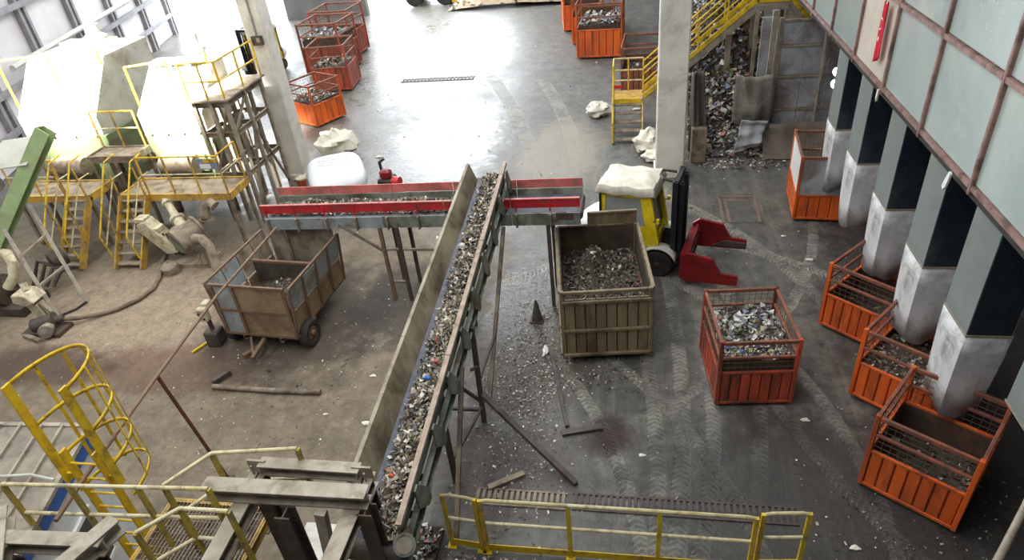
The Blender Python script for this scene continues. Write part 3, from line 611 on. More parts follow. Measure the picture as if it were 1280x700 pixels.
# waste riding on the belt
m = MB()
def bz(u, y): return zt(y)-.4+.12*math.exp(-((u-.55)/.4)**2)*(1+.35*math.sin(y*4.1)+.25*math.sin(y*9.7))
m.grid(lambda u, v: (-3.17+.43*u, 4.62+v*(YF-4.6), bz(u, 4.62+v*(YF-4.6))+(-.1 if u in (0, 1) else 0)), 8, 70)
for _ in range(5200):
    u, y = random.betavariate(1.7, 1.4)*1.04, random.uniform(4.55, YF+.05)
    fold(m, (-3.2+.47*u, y, bz(min(1, u), y)+random.uniform(0, .03)), random.uniform(.025, .085))
props(m.build('belt_waste', [SOIL, CHIPMIX], loc=(-3, 8.5, 2.2), normals=False), 'mixed crumbled waste riding on the long inclined conveyor', 'waste', None, 'stuff')
for (u, y, s, c, n_, lb) in ((.1, 10.35, .16, (214, 214, 208), 'plastic_bag', 'pale crumpled plastic bag on the upper part of the inclined conveyor'), (.45, 7.05, .12, (40, 104, 190), 'blue_bottle', 'small bright blue plastic scrap on the inclined conveyor'), (.35, 5.35, .1, (216, 104, 50), 'orange_scrap', 'small orange scrap near the lower end of the inclined conveyor'), (.6, 7.35, .1, (190, 70, 60), 'red_scrap', 'faded red scrap next to the blue one on the inclined conveyor')):
    q = MB(); rr = random.Random(int(y*100))
    c0 = (-3.18+.46*u, y, bz(u, y)+.05)
    q.grid(lambda a, b: (c0[0]+s*.5*math.sin(math.pi*b)*math.cos(6.283*a)*(.8+.35*math.sin(a*19+b*7)), c0[1]+s*.6*math.sin(math.pi*b)*math.sin(6.283*a)*(.8+.3*math.cos(a*13)), c0[2]+s*.35*math.cos(math.pi*b)), 12, 7)
    props(q.build(n_, M(n_, c, tuple(k*.85 for k in c), 20, .5), loc=c0, smooth=True), lb, 'scrap')

# ---------------------------------------------------------------- red cross conveyor
XA, XB = -8.3, -1.05
def cy(x, d): return 12.35-.034*(x-XA)+d
def cz(x): return 2.5+.0345*(x-XA)
cc = wthing('cross_conveyor', 'red-sided cross conveyor on grey beams running under the inclined conveyor', 'conveyor', (-4.7, 12.7, 0))
xs = [XA, -6.85, -5.4, -3.95, -2.5, XB]
def lng(x0, x1, d, dz, w_, h_, nm, mt): MB().beam((x0, cy(x0, d), cz(x0)+dz), (x1, cy(x1, d), cz(x1)+dz), w_, h_).build(nm, mt, cc)
for k in range(5):
    a, b = xs[k]+.008, xs[k+1]-.008
    lng(a, b, 0, -.11, .025, .2, 'near_wall', RED); lng(a, b, 0, -.005, .06, .02, 'near_wall_edge', REDF)
    lng(a, b, .9, -.1, .025, .2, 'far_wall', REDF); lng(a, b, .86, -.31, .03, .22, 'far_skirt', CONVG)
    lng(a, b, .04, -.5, .05, .28, 'side_beam', GREYP if b < -4 else CONVG); lng(a, b, .86, -.5, .05, .26, 'side_beam', GREYP)
    for i in range(2):
        xx = a+.1+i*.72; MB().box((xx, cy(xx, -.02), cz(xx)-.5), (.035, .1, .3)).build('rib', DUSTSTEEL, cc)
        MB().box((xx, cy(xx, -.02), cz(xx)-.18), (.035, .03, .22)).build('wall_bracket', RED, cc)
lng(XA, XB, .45, -.37, .8, .03, 'belt', BELT)
for x in (XA+.05, XB-.05): MB().cyl((x, cy(x, .06), cz(x)-.45), (x, cy(x, .84), cz(x)-.45), .1, 16).build('end_drum', DARKSTEEL, cc, smooth=True)
MB().box((XB-.3, cy(XB, .05), cz(XB)-.45), (.42, .06, .16)).build('tail_bracket', DARKSTEEL, cc)
for x, mm in ((-5.55, RUSTF), (-5.15, DARKSTEEL), (-7.9, DUSTSTEEL), (-1.75, DARKSTEEL)):
    for d in (.06, .84):
        MB().beam((x, cy(x, d), cz(x)-.6), (x+.02, cy(x, d)-.04, 0), .075, .075).build('leg', mm, cc)
for p, q in (((-6.5, cy(-6.5, .02), 2.02), (-5.55, cy(-5.55, .02), 1.35)), ((-5.55, cy(-5.5, .05), 1.38), (-3.5, cy(-3.5, .05), 1.42)), ((-5.55, cy(-5.5, .05), .5), (-5.15, cy(-5.1, .05), .5))): MB().beam(p, q, .05, .05).build('brace', DUSTSTEEL, cc)
m = MB()
def xz(x, v): return cz(x)-.35+.13*math.exp(-((v-.5)/.3)**2)*(1+.4*math.sin(x*5)+.25*math.sin(x*11))
m.grid(lambda u, v: (XA+.1+u*5.6, cy(XA+.1+u*5.6, .12+.66*v), xz(XA+.1+u*5.6, v)), 60, 8)
for _ in range(1300):
    x = random.uniform(XA+.1, -2.6); v = random.random()
    fold(m, (x, cy(x, .12+.66*v), xz(x, v)+.02), random.uniform(.03, .09))
props(m.build('belt_waste', [SOIL, CHIPMIX], loc=(-5, 12.8, 2.2), normals=False), 'dusty scraps riding on the red cross conveyor', 'waste', None, 'stuff')

# ---------------------------------------------------------------- yellow forklift with a red clamp
def make_forklift(label, loc, rz):
    t = thing('forklift', label, 'forklift', loc, rz)
    def W_(x, y, r, wd, nm):
        o = MB().lathe((x, y-wd/2, r), (0, 1, 0), [(0, r*.55), (0, r*.9), (.03, r), (wd-.03, r), (wd, r*.9), (wd, r*.55)], 26).build(nm, RUBBER, t, smooth=True)
        for s in (-1, 1): MB().lathe((x, y+s*(wd/2-.03), r), (0, s, 0), [(0, r*.55), (.02, r*.5), (.02, r*.2), (.05, r*.16)], 18).build('rim', DARKSTEEL, o, smooth=True)
    for s in (-1, 1):
        W_(0, s*.52, .34, .26, 'front_wheel'); W_(-1.35, s*.46, .27, .2, 'rear_wheel')
        MB().grid(lambda u, v: (-.44*math.cos(math.pi*(.08+.84*u)), s*(.36+.32*v), .36+.42*math.sin(math.pi*(.08+.84*u))), 10, 2).build('fender', PALE, t, smooth=True).modifiers.new('th', 'SOLIDIFY').thickness = .02
    MB().prism([(-1.5, .22), (-.1, .22), (-.1, .62), (-.3, .78), (-1.5, .78)], 'y', -.5, .5).build('chassis', YELF, t, bevel=.03)
    cw = MB()
    cw.grid(lambda u, v: (-1.4-.72*math.sin(math.pi*v)**.6*math.sin(math.pi*u)**.8, -.62*math.cos(math.pi*u)*(.4+.6*math.sin(math.pi*v)**.5), .3+1.1*v), 16, 14)
    cw.build('counterweight', WHITE, t, smooth=True)
    for a, b in ((-.2, .9), (.2, .9), (0, .6)): MB().cyl((-1.95, a, b), (-2.125, a, b), .03, 8).build('counterweight_hole', BLACK, t)
    # cab frame
    zb, z2 = .72, 2.08
    fr = [(-1.35, zb), (-.12, zb), (-.32, z2), (-1.3, z2)]
    for s in (-1, 1):
        y = s*.5
        MB().beam((-.1, y, zb), (-.34, y, z2), .1, .24, (1, 0, 0)).build('front_pillar', YELF, t)
        MB().beam((-1.38, y, zb), (-1.3, y, z2), .09, .14, (1, 0, 0)).build('rear_pillar', YELF, t)
        MB().beam((-1.34, y, z2-.05), (-.3, y, z2-.06), .09, .16).build('roof_rail', YELF, t)
        MB().beam((-1.38, y, .98), (-.14, y, .98), .07, .5).build('door_sill', YELF, t)
        sheet(t, 'side_window', (-1.3, y-.01, 1.2), (1.0, 0, 0), (-.06, 0, .8), LGLASS)
        MB().cyl((-1.36, s*.56, .9), (-1.36, s*.56, 2.0), .03, 8).build('exhaust_stack' if s < 0 else 'air_pipe', BLACK, t)
        MB().box((-.02, s*.6, 1.45), (.06, .08, .1)).build('work_lamp', YELF, t); MB().tube([(-.18, s*.52, 1.4), (-.02, s*.6, 1.42)], .015, 6).build('lamp_arm', BLACK, t)
    sheet(t, 'windscreen', (-.13, -.44, 1.0), (0, .88, 0), (-.18, 0, .95), DGLASS); sheet(t, 'rear_window', (-1.36, .44, 1.25), (0, -.88, 0), (.04, 0, .7), DGLASS)
    MB().beam((-.12, -.5, zb+.05), (-.12, .5, zb+.05), .1, .2).build('cowl', YELF, t)
    # tarp over the roof
    def tp(u, v):
        x = -1.5+1.42*u; y = -.62+1.24*v; e = min(u, 1-u, v, 1-v); z = 2.17+.1*min(1, e*5)-(.16 if e < .01 else 0)+.02*math.sin(x*11+y*5)+.015*math.sin(y*17)
        return (x, y, z)
    MB().grid(tp, 18, 16).build('roof_tarp', TARP, t, smooth=True).modifiers.new('th', 'SOLIDIFY').thickness = .02
    MB().box((-.7, 0, .95), (.5, .5, .16)).build('seat', BLACK, t); MB().box((-.95, 0, 1.25), (.12, .48, .6)).build('seat_back', BLACK, t)
    # mast
    for s in (-1, 1):
        MB().channel((.3, s*.36, .12), (.3, s*.36, 2.36), .12, .16, .025, (0, s, 0)).build('mast_upright', BLACK, t)
        MB().channel((.42, s*.27, .15), (.42, s*.27, 2.28), .1, .12, .02, (0, s, 0)).build('inner_mast', BLACK, t)
        MB().cyl((.24, s*.2, .2), (.24, s*.2, 1.9), .045, 10).build('lift_cylinder', BLACK, t)
    for z in (.35, 1.2, 2.3): MB().box((.3, 0, z), (.1, .74, .12)).build('mast_crossbar', BLACK, t)
    MB().tube([(.2, -.25, 2.3), (0, -.3, 2.36), (-.1, -.1, 2.36), (-.1, .15, 2.36), (.2, .25, 2.3)], .03, 8).build('hose_loop', DARKSTEEL, t, smooth=True)
    for s in (-.12, .12): MB().tube([(.36, s, 2.3), (.4, s, .6)], .022, 6).build('lift_chain', DARKSTEEL, t)
    # clamp
    cl = MB().box((.58, 0, .45), (.12, 1.3, .5)).build('clamp_carriage', CLAMP, t)
    for z in (.22, .45, .68): MB().box((.67, 0, z), (.07, 1.56, .1)).build('slide_rail', CLAMP, cl)
    MB().cyl((.7, -.6, .56), (.7, .6, .56), .04, 10).build('clamp_cylinder', DARKSTEEL, cl)
    for s in (-1, 1):
        ar = MB().prism([(.55, .2), (.72, .12), (1.82, .18), (1.82, .42), (1.45, .44), (1.25, .78), (.7, .86), (.55, .74)], 'y', s*.8-.035, s*.8+.035).build('clamp_arm', CLAMP, t)
        MB().prism([(1.05, .22), (1.8, .24), (1.8, .36), (1.35, .38)], 'y', s*.76-s*.02-.025, s*.76-s*.02+.025).build('grip_pad', DARKSTEEL, ar)
        MB().box((.66, s*.68, .6), (.16, .3, .12)).build('arm_bracket', CLAMP, ar)
    return t
fk = make_forklift('yellow forklift with white tarp roof and red paper clamp in the aisle', (.72, 13.98, 0), R(-14))
fk2 = tree_copy(fk); fk2.location = (-18.1, 30.6, 0); fk2.rotation_euler = (0, 0, R(262))
for c_ in list(fk2.children):
    if c_.name.startswith('clamp'):
        for g_ in list(c_.children): bpy.data.objects.remove(g_)
        bpy.data.objects.remove(c_)

fk2['label'] = 'distant forklift with black mast half hidden behind the left concrete pillar'

# ---------------------------------------------------------------- railings
def railing(label, pts, h=1.1, posts=None, mats=(YELRAIL, YELOLD), base=0, toe=False, sp=1.25, r=.024, group='tubular railings'):
    """pts: foot line of the railing as (x, y, z of the floor)"""
    t = wthing('railing', label, 'railing', pts[0], group)
    for a, b in zip(pts[:-1], pts[1:]):
        a, b = Vector(a), Vector(b); L = (b-a).length; n = max(1, round(L/sp))
        for hh, nm in ((h, 'top_rail'), (h*.52, 'mid_rail')): MB().tube([a+Vector((0, 0, hh)), b+Vector((0, 0, hh))], r, 8).build(nm, mats[0], t, smooth=True)
        if toe: MB().beam(a+Vector((0, 0, .07)), b+Vector((0, 0, .07)), .012, .12).build('toe_plate', mats[1], t)
        for k in range(n+1):
            if k == 0 and a != Vector(pts[0]): continue
            p = a+(b-a)*(k/n); MB().beam(p, p+Vector((0, 0, h-.01)), .05, .05).build('post', mats[1], t)
    return t
# gated railing along the sunken strip in front
def panel_rail(label, x0, x1, y0, y1, n):
    t = wthing('guard_railing', label, 'railing', ((x0+x1)/2, (y0+y1)/2, 0), 'yellow railing panels')
    a, b = Vector((x0, y0, 0)), Vector((x1, y1, 0)); d = (b-a).normalized()
    up_ = Vector((0, 0, 1))
    MB().tube([a+up_*.15, a+up_*1.1, a+up_*1.18+d*.03, a+up_*1.2+d*.1, b+up_*1.2-d*.1, b+up_*1.18-d*.03, b+up_*1.1, b+up_*.15], .027, 8).build('top_rail', YELRAIL, t, smooth=True)
    MB().tube([a+up_*.68, b+up_*.68], .025, 8).build('mid_rail', YELRAIL, t, smooth=True)
    for k in range(n):
        p = a+(b-a)*(k/(n-1)) if n > 1 else a
        MB().beam(p, p+up_*1.19, .06, .05).build('post', YEL, t); MB().box((p.x, p.y, .01), (.14, .14, .02)).build('foot_plate', YEL, t)
    MB().beam(a+up_*.1, b+up_*.1, .012, .14).build('toe_plate', YEL, t)
panel_rail('short yellow railing panel beside the lower end of the inclined conveyor', -2.66, -2.18, 5.92, 5.88, 2)
panel_rail('long yellow railing panel along the bottom of the picture', -2.1, 1.66, 5.87, 5.9, 4)
panel_rail('short yellow railing panel at the right end of the row', 1.76, 2.35, 5.97, 6.03, 2)

# ---------------------------------------------------------------- steel frame at the lower end of the conveyor
sf = wthing('conveyor_support', 'dusty grey H-beam frame at the lower end of the inclined conveyor', 'steel frame', (-3.9, 4.2, 0))
Hb = GALV
MB().hbeam((-4.9, 4.46, 2.93), (-2.9, 4.5, 2.93), .2, .2).build('cross_beam', Hb, sf)
MB().hbeam((-4.4, 4.86, 2.9), (-3.12, 4.86, 2.9), .16, .16).build('cross_beam', Hb, sf)
MB().hbeam((-4.45, 4.85, 2.72), (-4.4, 2.2, 2.72), .2, .2).build('long_beam', Hb, sf)
MB().hbeam((-3.08, 4.95, 2.72), (-3.12, 2.2, 2.72), .2, .2).build('long_beam', Hb, sf)
for x, y in ((-3.86, 4.3), (-2.92, 4.42), (-4.44, 4.78), (-3.1, 4.8)): MB().hbeam((x, y, 0), (x, y, 2.82), .18, .18, .02, (0, 1, 0)).build('post', DARKSTEEL, sf)
for x in (-4.44, -3.1):
    MB().box((x, 4.86, 2.9), (.24, .03, .2)).build('end_plate', Hb, sf)
    for s in (-1, 1): MB().cyl((x+s*.05, 4.8, 2.82), (x+s*.05, 4.8, 2.96), .014, 6).build('bolt', Hb, sf)
MB().hbeam((-4.4, 3.9, 1.2), (-2.9, 3.9, 1.2), .16, .16).build('low_beam', Hb, sf)
MB().beam((-3.42, 4.32, 2.85), (-3.6, 4.32, 1.3), .12, .1).build('brace', GALV, sf)
sf2 = wthing('girder_support', 'dusty grey H-beams in the lower left corner of the picture', 'steel frame', (-6, 3.3, 0))
MB().hbeam((-6.45, 3.36, 3.3), (-5.3, 3.42, 3.3), .16, .18).build('cross_beam', Hb, sf2)
MB().hbeam((-5.72, 2.6, 3.32), (-5.32, 3.66, 3.32), .18, .2).build('long_beam', Hb, sf2)
MB().hbeam((-6.75, 3.66, 3.32), (-5.9, 2.6, 3.32), .18, .2).build('long_beam', Hb, sf2)
for x, y in ((-6.3, 3.2), (-5.45, 3.35)): MB().hbeam((x, y, 0), (x, y, 3.2), .16, .16, .02, (0, 1, 0)).build('post', DARKSTEEL, sf2)

# ---------------------------------------------------------------- access platform with grating
ap = wthing('access_platform', 'grated steel access platform behind the lower left railings', 'platform', (-5.4, 4.1, 0))
for x0, x1, y0, y1, z in ((-6.1, -4.65, 3.0, 5.0, 1.9),):
    m = MB(); n = int((x1-x0)/.05)
    for k in range(n+1): m.box((x0+k*(x1-x0)/n, (y0+y1)/2, z), (.008, y1-y0, .03))
    for k in range(int((y1-y0)/.1)+1): m.box(((x0+x1)/2, y0+k*.1, z+.005), (x1-x0, .008, .012))
    o = m.build('grating', DUSTSTEEL, ap); o['kind'] = 'stuff'
    for y in (y0, y1): MB().channel((x0, y, z-.06), (x1, y, z-.06), .06, .14, .01).build('edge_beam', YELDUST, ap)
    for x in (x0, x1): MB().channel((x, y0, z-.06), (x, y1, z-.06), .06, .14, .01).build('edge_beam', YELDUST, ap)
    for x in (x0+.05, x1-.05):
        for y in (y0+.05, y1-.05): MB().beam((x, y, 0), (x, y, z-.1), .08, .08).build('leg', DARKSTEEL, ap)
railing('pale railing crossing in front of the blue and white cabin', [(-7.25, 4.12, 2.1), (-4.66, 4.26, 2.1)], 1.1, sp=.85)
railing('angled railing rising behind the steel frame near the caged ladder', [(-5.27, 4.3, 2.05), (-4.94, 4.8, 2.05), (-3.9, 4.95, 2.05)], 1.1, sp=1.1)
railing('lowest angled railing in front of the grated platform', [(-5.2, 3.68, 2.05), (-4.88, 4.02, 2.05), (-4.3, 4.03, 2.05)], 1.1, sp=1.0)
MB_ = MB(); n = 26
for k in range(n): MB_.box((-7.7+k*.09, 6.02, .012), (.045, .36, .02))
o = MB_.build('trench_grating', DARKSTEEL); props(o, 'slotted floor grating behind the caged ladder', 'grating', None, 'stuff')

# ---------------------------------------------------------------- caged ladder
cl = wthing('caged_ladder', 'bright yellow ladder with hooped safety cage in the lower left', 'ladder', (-6.7, 4.68, 0))
zc = 4.25
for x in (-7.08, -6.32): MB().beam((x, 4.68, 2.6), (x, 4.68, zc), .03, .11, (0, 1, 0)).build('handrail', YEL, cl)
for x in (-6.93, -6.47): MB().beam((x, 4.7, .1), (x, 4.7, 3.15), .03, .1, (0, 1, 0)).build('stile', YEL, cl)
for k in range(10): MB().cyl((-6.93, 4.7, .4+k*.28), (-6.47, 4.7, .4+k*.28), .016, 8).build('rung', YEL, cl)
for x, x2 in ((-7.08, -6.93), (-6.32, -6.47)): MB().beam((x, 4.69, 2.7), (x2, 4.7, 2.7), .03, .08).build('offset_bracket', YEL, cl)
def hp(a, z): return (-6.7+.4*math.cos(a), 4.72+.74*math.sin(a), z)
for z in (4.22, 3.55, 2.95, 2.35):
    m = MB(); N = 16; rr = [hp(math.pi*k/N, z) for k in range(N+1)]
    q = []
    for p in rr: q += [(p[0], p[1], z-.025), (p[0], p[1], z+.025)]
    m.add(q, [(2*i, 2*i+2, 2*i+3, 2*i+1) for i in range(N)])
    m.build('cage_hoop', YEL, cl, smooth=True).modifiers.new('th', 'SOLIDIFY').thickness = .012
for a in (.5, 1.05, 1.57, 2.09, 2.64):
    p = hp(a, 0); MB().beam((p[0], p[1], 2.3), (p[0], p[1], 4.22), .04, .012, (math.cos(a), math.sin(a), 0)).build('cage_strap', YEL, cl)

# ---------------------------------------------------------------- site cabin with blue trim
cbn = wthing('site_cabin', 'small white site cabin with blue trim and ribbed dirty roof', 'cabin', (-8.9, 4.8, 0))
d1 = Vector((.27, -.963, 0)); d2 = Vector((-.999, -.05, 0)); A = Vector((-7.75, 5.7, 0)); L1, L2, hz_ = 3.0, 3.4, 2.4
def cp_(s, t_, z, o_=0): q = A+d1*s+d2*t_; return (q.x, q.y, z)
P4 = [cp_(0, 0, 0), cp_(L1, 0, 0), cp_(L1, L2, 0), cp_(0, L2, 0)]
def poly_prism(m, pts, z0, z1):
    n = len(pts); return m.add([(p[0], p[1], z0) for p in pts]+[(p[0], p[1], z1) for p in pts], [(i, (i+1) % n, n+(i+1) % n, n+i) for i in range(n)]+[tuple(range(n)), tuple(range(n, 2*n))])
poly_prism(MB(), P4, .1, hz_-.1).build('body', M('cabin_white', (214, 218, 222), (196, 200, 204), 2, .5), cbn)
poly_prism(MB(), [cp_(-.06, -.06, 0), cp_(L1, -.06, 0), cp_(L1, L2, 0), cp_(-.06, L2, 0)], hz_, hz_+.03).build('roof', ROOFM, cbn)
MB().beam(cp_(-.06, -.05, hz_-.11), cp_(L1, -.05, hz_-.11), .04, .2).build('fascia', BLUE, cbn)
MB().beam(cp_(-.06, -.05, hz_+.02), cp_(L1, -.05, hz_+.02), .07, .06).build('gutter_edge', GALV, cbn)
MB().beam(cp_(-.05, -.05, hz_+.02), cp_(-.05, L2, hz_+.02), .07, .06).build('gutter_edge', GALV, cbn)
MB().beam(cp_(.02, -.04, 1.3), cp_(.02, -.04, hz_-.2), .1, .1).build('corner_post', BLUE, cbn)
for k in range(1, 11): MB().beam(cp_(-.02, k*.34, hz_+.05), cp_(L1, k*.34, hz_+.05), .035, .05).build('roof_rib', GALV, cbn)
wn_ = MB().beam(cp_(.8, -.02, 1.2), cp_(2.1, -.02, 1.2), .04, .9).build('window', DGLASS, cbn)
for s in (.78, 1.45, 2.13): MB().beam(cp_(s, -.03, .73), cp_(s, -.03, 1.67), .05, .06).build('window_frame', WHITE, wn_)
for z in (.74, 1.66): MB().beam(cp_(.76, -.03, z), cp_(2.15, -.03, z), .05, .06).build('window_frame', WHITE, wn_)
MB().tube([cp_(1.0, 1.15, 2.55), cp_(.98, .7, 2.52), cp_(.95, .3, 2.53), cp_(1.0, -.05, 2.5)], .02, 6).build('roof_cable', PALE, cbn)

# ---------------------------------------------------------------- long pipe over the trailer
pp = wthing('overhead_pipe', 'long thin rusty pipe on a leaning post passing over the trailer', 'pipe', (-7.05, 6.75, 0))
MB().tube([(-7.66, 11.75, 2.28), (-7.5, 9, 2.42), (-7.1, 6.65, 2.62), (-6.64, 4.6, 2.86), (-6.5, 3.9, 2.9)], .028, 8).build('pipe_run', RUSTF, pp, smooth=True)
MB().tube([(-7.12, 6.65, 2.6), (-6.96, 6.85, 0)], .03, 8).build('support_post', M('red_brown_steel', (112, 66, 54), (90, 52, 44), 4, .6), pp)
MB().box((-6.96, 6.85, .01), (.16, .16, .02)).build('foot_plate', DARKSTEEL, pp)

# ---------------------------------------------------------------- left machinery: stairs, decks
def steep_stair(label, x0, x1, yb, yt, zt_, n, mats=(YELDUST, YELDUST)):
    t = wthing('steep_stair', label, 'stairs', ((x0+x1)/2, yb, 0), 'steep yellow stairs')
    for x in (x0, x1): MB().beam((x, yb, .02), (x, yt, zt_), .05, .22).build('stringer', mats[0], t)
    for k in range(n):
        f = (k+.6)/n; MB().box(((x0+x1)/2, yb+(yt-yb)*f+.02, zt_*f), (x1-x0-.04, .2, .035)).build('tread', DUST, t)
    for x in (x0, x1):
        a, b = Vector((x, yb, .3)), Vector((x, yt, zt_))
        u = Vector((0, -.05, 1.0))
        MB().tube([a+Vector((0, .05, .05)), a+Vector((0, -.05, .75)), b+Vector((0, -.1, 1.05)), b+Vector((0, .35, 1.1))], .024, 8).build('handrail', YEL, t, smooth=True)
        MB().tube([a+Vector((0, 0, .42)), b+Vector((0, -.05, .55)), b+Vector((0, .35, .55))], .02, 8).build('mid_rail', YELRAIL, t, smooth=True)
        for f in (.4, .95):
            p = a+(b-a)*f; MB().beam(p+Vector((0, 0, -.1)), p+u*.95, .04, .04).build('post', YELDUST, t)
    return t
steep_stair('steep dusty yellow stair to the left of its twin, near the green beam', -15.6, -14.95, 13.4, 14.7, 1.6, 8)
steep_stair('steep dusty yellow stair leading to the railed landing above the pump', -13.9, -13.1, 13.45, 14.7, 1.6, 7)
def deck(label, x0, x1, y0, y1, z, rails, edge=YELDUST):
    t = wthing('service_deck', label, 'platform', ((x0+x1)/2, (y0+y1)/2, 0), 'service decks at the screening machines')
    MB().box(((x0+x1)/2, (y0+y1)/2, z-.02), (x1-x0, y1-y0, .04)).build('deck_plate', DUST, t)
    for a, b in (((x0, y0), (x1, y0)), ((x1, y0), (x1, y1)), ((x0, y1), (x1, y1)), ((x0, y0), (x0, y1))): MB().beam((a[0], a[1], z-.06), (b[0], b[1], z-.06), .05, .2).build('edge_beam', edge, t)
    for x in (x0+.06, x1-.06):
        for y in (y0+.06, y1-.06): MB().beam((x, y, 0), (x, y, z-.08), .08, .08).build('leg', DUSTSTEEL, t)
    for k, pts in enumerate(rails):
        pts = [Vector((*p, z)) for p in pts]
        for hh, nm in ((1.1, 'top_rail'), (.6, 'mid_rail')): MB().tube([p+Vector((0, 0, hh)) for p in pts], .024, 8).build(nm, YEL if hh > 1 else YELRAIL, t, smooth=True)
        for a, b in zip(pts[:-1], pts[1:]):
            n = max(1, round((b-a).length/.9))
            for i in range(n+1):
                if i == 0 and a != pts[0]: continue
                q = a+(b-a)*(i/n); MB().beam(q, q+Vector((0, 0, 1.1)), .04, .04).build('post', YELDUST, t)
    return t
d1_ = deck('dusty yellow railed landing above the pump, left of the scaffold tower', -13.95, -10.65, 14.72, 15.75, 1.6, [[(-13.05, 14.74), (-10.68, 14.74), (-10.68, 15.7)]])
sg = MB().box((-10.95, 14.7, 2.5), (.55, .02, .3)).build('notice_board', M('notice_blue', (110, 120, 150), (150, 150, 150), 14, .5), d1_)
MB().box((-10.85, 14.685, 2.6), (.36, .012, .1)).build('notice_stripe', YEL, sg); MB().box((-11.02, 14.685, 2.44), (.3, .012, .12)).build('notice_text_block', WHITE, sg)
deck('dusty yellow landing at the far left above the first stair', -17.4, -14.95, 14.7, 15.7, 1.6, [[(-17.3, 14.72), (-15.65, 14.72)]])
deck('small brown raised inspection deck between the two screening machines', -15.45, -13.95, 15.75, 16.5, 2.3, [[(-15.4, 16.45), (-14.0, 16.45)]], DUSTSTEEL)

# screening machines lit by the added lamps
def screener(label, x0, x1, y0, y1, zt_, g):
    t = wthing('screening_machine', label, 'machine', ((x0+x1)/2, (y0+y1)/2, 0), 'screening machines')
    xm = (x0+x1)/2
    MB().prism([(x0, 2.4), (x0+.35, 1.1), (x1-.35, 1.1), (x1, 2.4), (x1, 2.62), (x0, 2.62)], 'y', y0, y1).build('lower_hopper', g, t, bevel=.02)
    MB().prism([(y0, 2.62), (y1, 2.62), (y1, zt_), (y0+1.3, zt_), (y0, 3.2)], 'x', x0+.05, x1-.05).build('hood', PALE, t, bevel=.02)
    for k in range(4):
        x = x0+.3+k*(x1-x0-.6)/3; MB().beam((x, y0-.03, 3.22), (x, y0+1.28, zt_+.03), .07, .05).build('hood_rib', PALE, t); MB().beam((x, y0-.02, 2.62), (x, y0-.02, 3.22), .07, .04).build('front_rib', PALE, t)
    for x in (x0+.1, x1-.1):
        for y in (y0+.1, y1-.1): MB().hbeam((x, y, 0), (x, y, 2.5), .16, .16, .02, (0, 1, 0)).build('leg', DUSTSTEEL, t)
    MB().prism([(xm-.45, 1.12), (xm+.45, 1.12), (xm+.3, .4), (xm-.3, .4)], 'y', y0+.6, y1-.6).build('outlet', g, t)
    dr_ = MB().cyl((xm-.6, y0-.25, 1.75), (xm+.5, y0-.25, 1.75), .28, 20).build('vibrator_drum', DUST, t, smooth=True)
    MB().cyl((xm-.75, y0-.25, 1.75), (xm-.6, y0-.25, 1.75), .12, 14).build('drum_shaft', DUSTSTEEL, dr_)
    MB().box((xm, y0-.05, 1.72), (1.4, .1, .5)).build('drum_bracket', g, t)
    MB().lathe((x1-.6, min(y0+1.9, y1-.4), zt_), (0, 0, 1), [(0, .28), (.3, .28), (.3, .34), (.4, .34), (.5, .2), (.75, .2)], 18).build('vent_stack', PALE, t, smooth=True)
    for k in range(3): MB().box((x0+.42+k*.62, y1-.5, zt_+.05), (.5, .5, .1)).build('access_hatch', PALE, t)
    m = MB().tube([(x0+.1, y0+.2, zt_+.25), (x1-.1, y0+.2+.9, zt_+.25)], .025, 8).build('guard_rail', YEL, t)
    for f in (0, .5, 1): MB().beam((x0+.1+f*(x1-x0-.2), y0+.2+.9*f, 3.3), (x0+.1+f*(x1-x0-.2), y0+.2+.9*f, zt_+.25), .04, .04).build('guard_post', YEL, t)
    return t
screener('brightly lit screening machine with pale hood at the far left', -18.1, -15.35, 16.65, 20, 4.6, GREENM)
screener('brightly lit screening machine with pale hood beside the scaffold tower', -14.1, -11.95, 16.65, 18.5, 4.25, GREENM)

# green inclined beam with its ladder-like stand
gbm = wthing('green_boom', 'faded green inclined steel boom on a pale ladder-like stand', 'boom', (-14.6, 12.4, 0))
MB().channel((-15.9, 12.25, 1.4), (-13.75, 13.25, 4.1), .34, .3, .03, (.3, -.8, .4)).build('boom_channel', BOOMG, gbm)
MB().beam((-15.0, 12.0, 2.1), (-13.88, 11.16, 0), .09, .09).build('stand_leg', GALV, gbm); MB().beam((-14.95, 12.9, 2.3), (-13.7, 11.92, 0), .09, .09).build('stand_leg', GALV, gbm)
for f in (.3, .62): 
    a = Vector((-15.0, 12.0, 2.1)).lerp(Vector((-13.88, 11.16, 0)), f); b = Vector((-14.95, 12.9, 2.3)).lerp(Vector((-13.7, 11.92, 0)), f); MB().beam(a, b, .06, .06).build('stand_rung', GALV, gbm)
sheet(gbm, 'boom_cover', (-15.6, 12.7, 3.3), (1.3, .1, .1), (.35, .7, .5), PALE, .03)
MB().cyl((-15.6, 12.9, 2.9), (-16.4, 13.0, 2.6), .22, 16).build('boom_roller', DARKSTEEL, gbm, smooth=True)

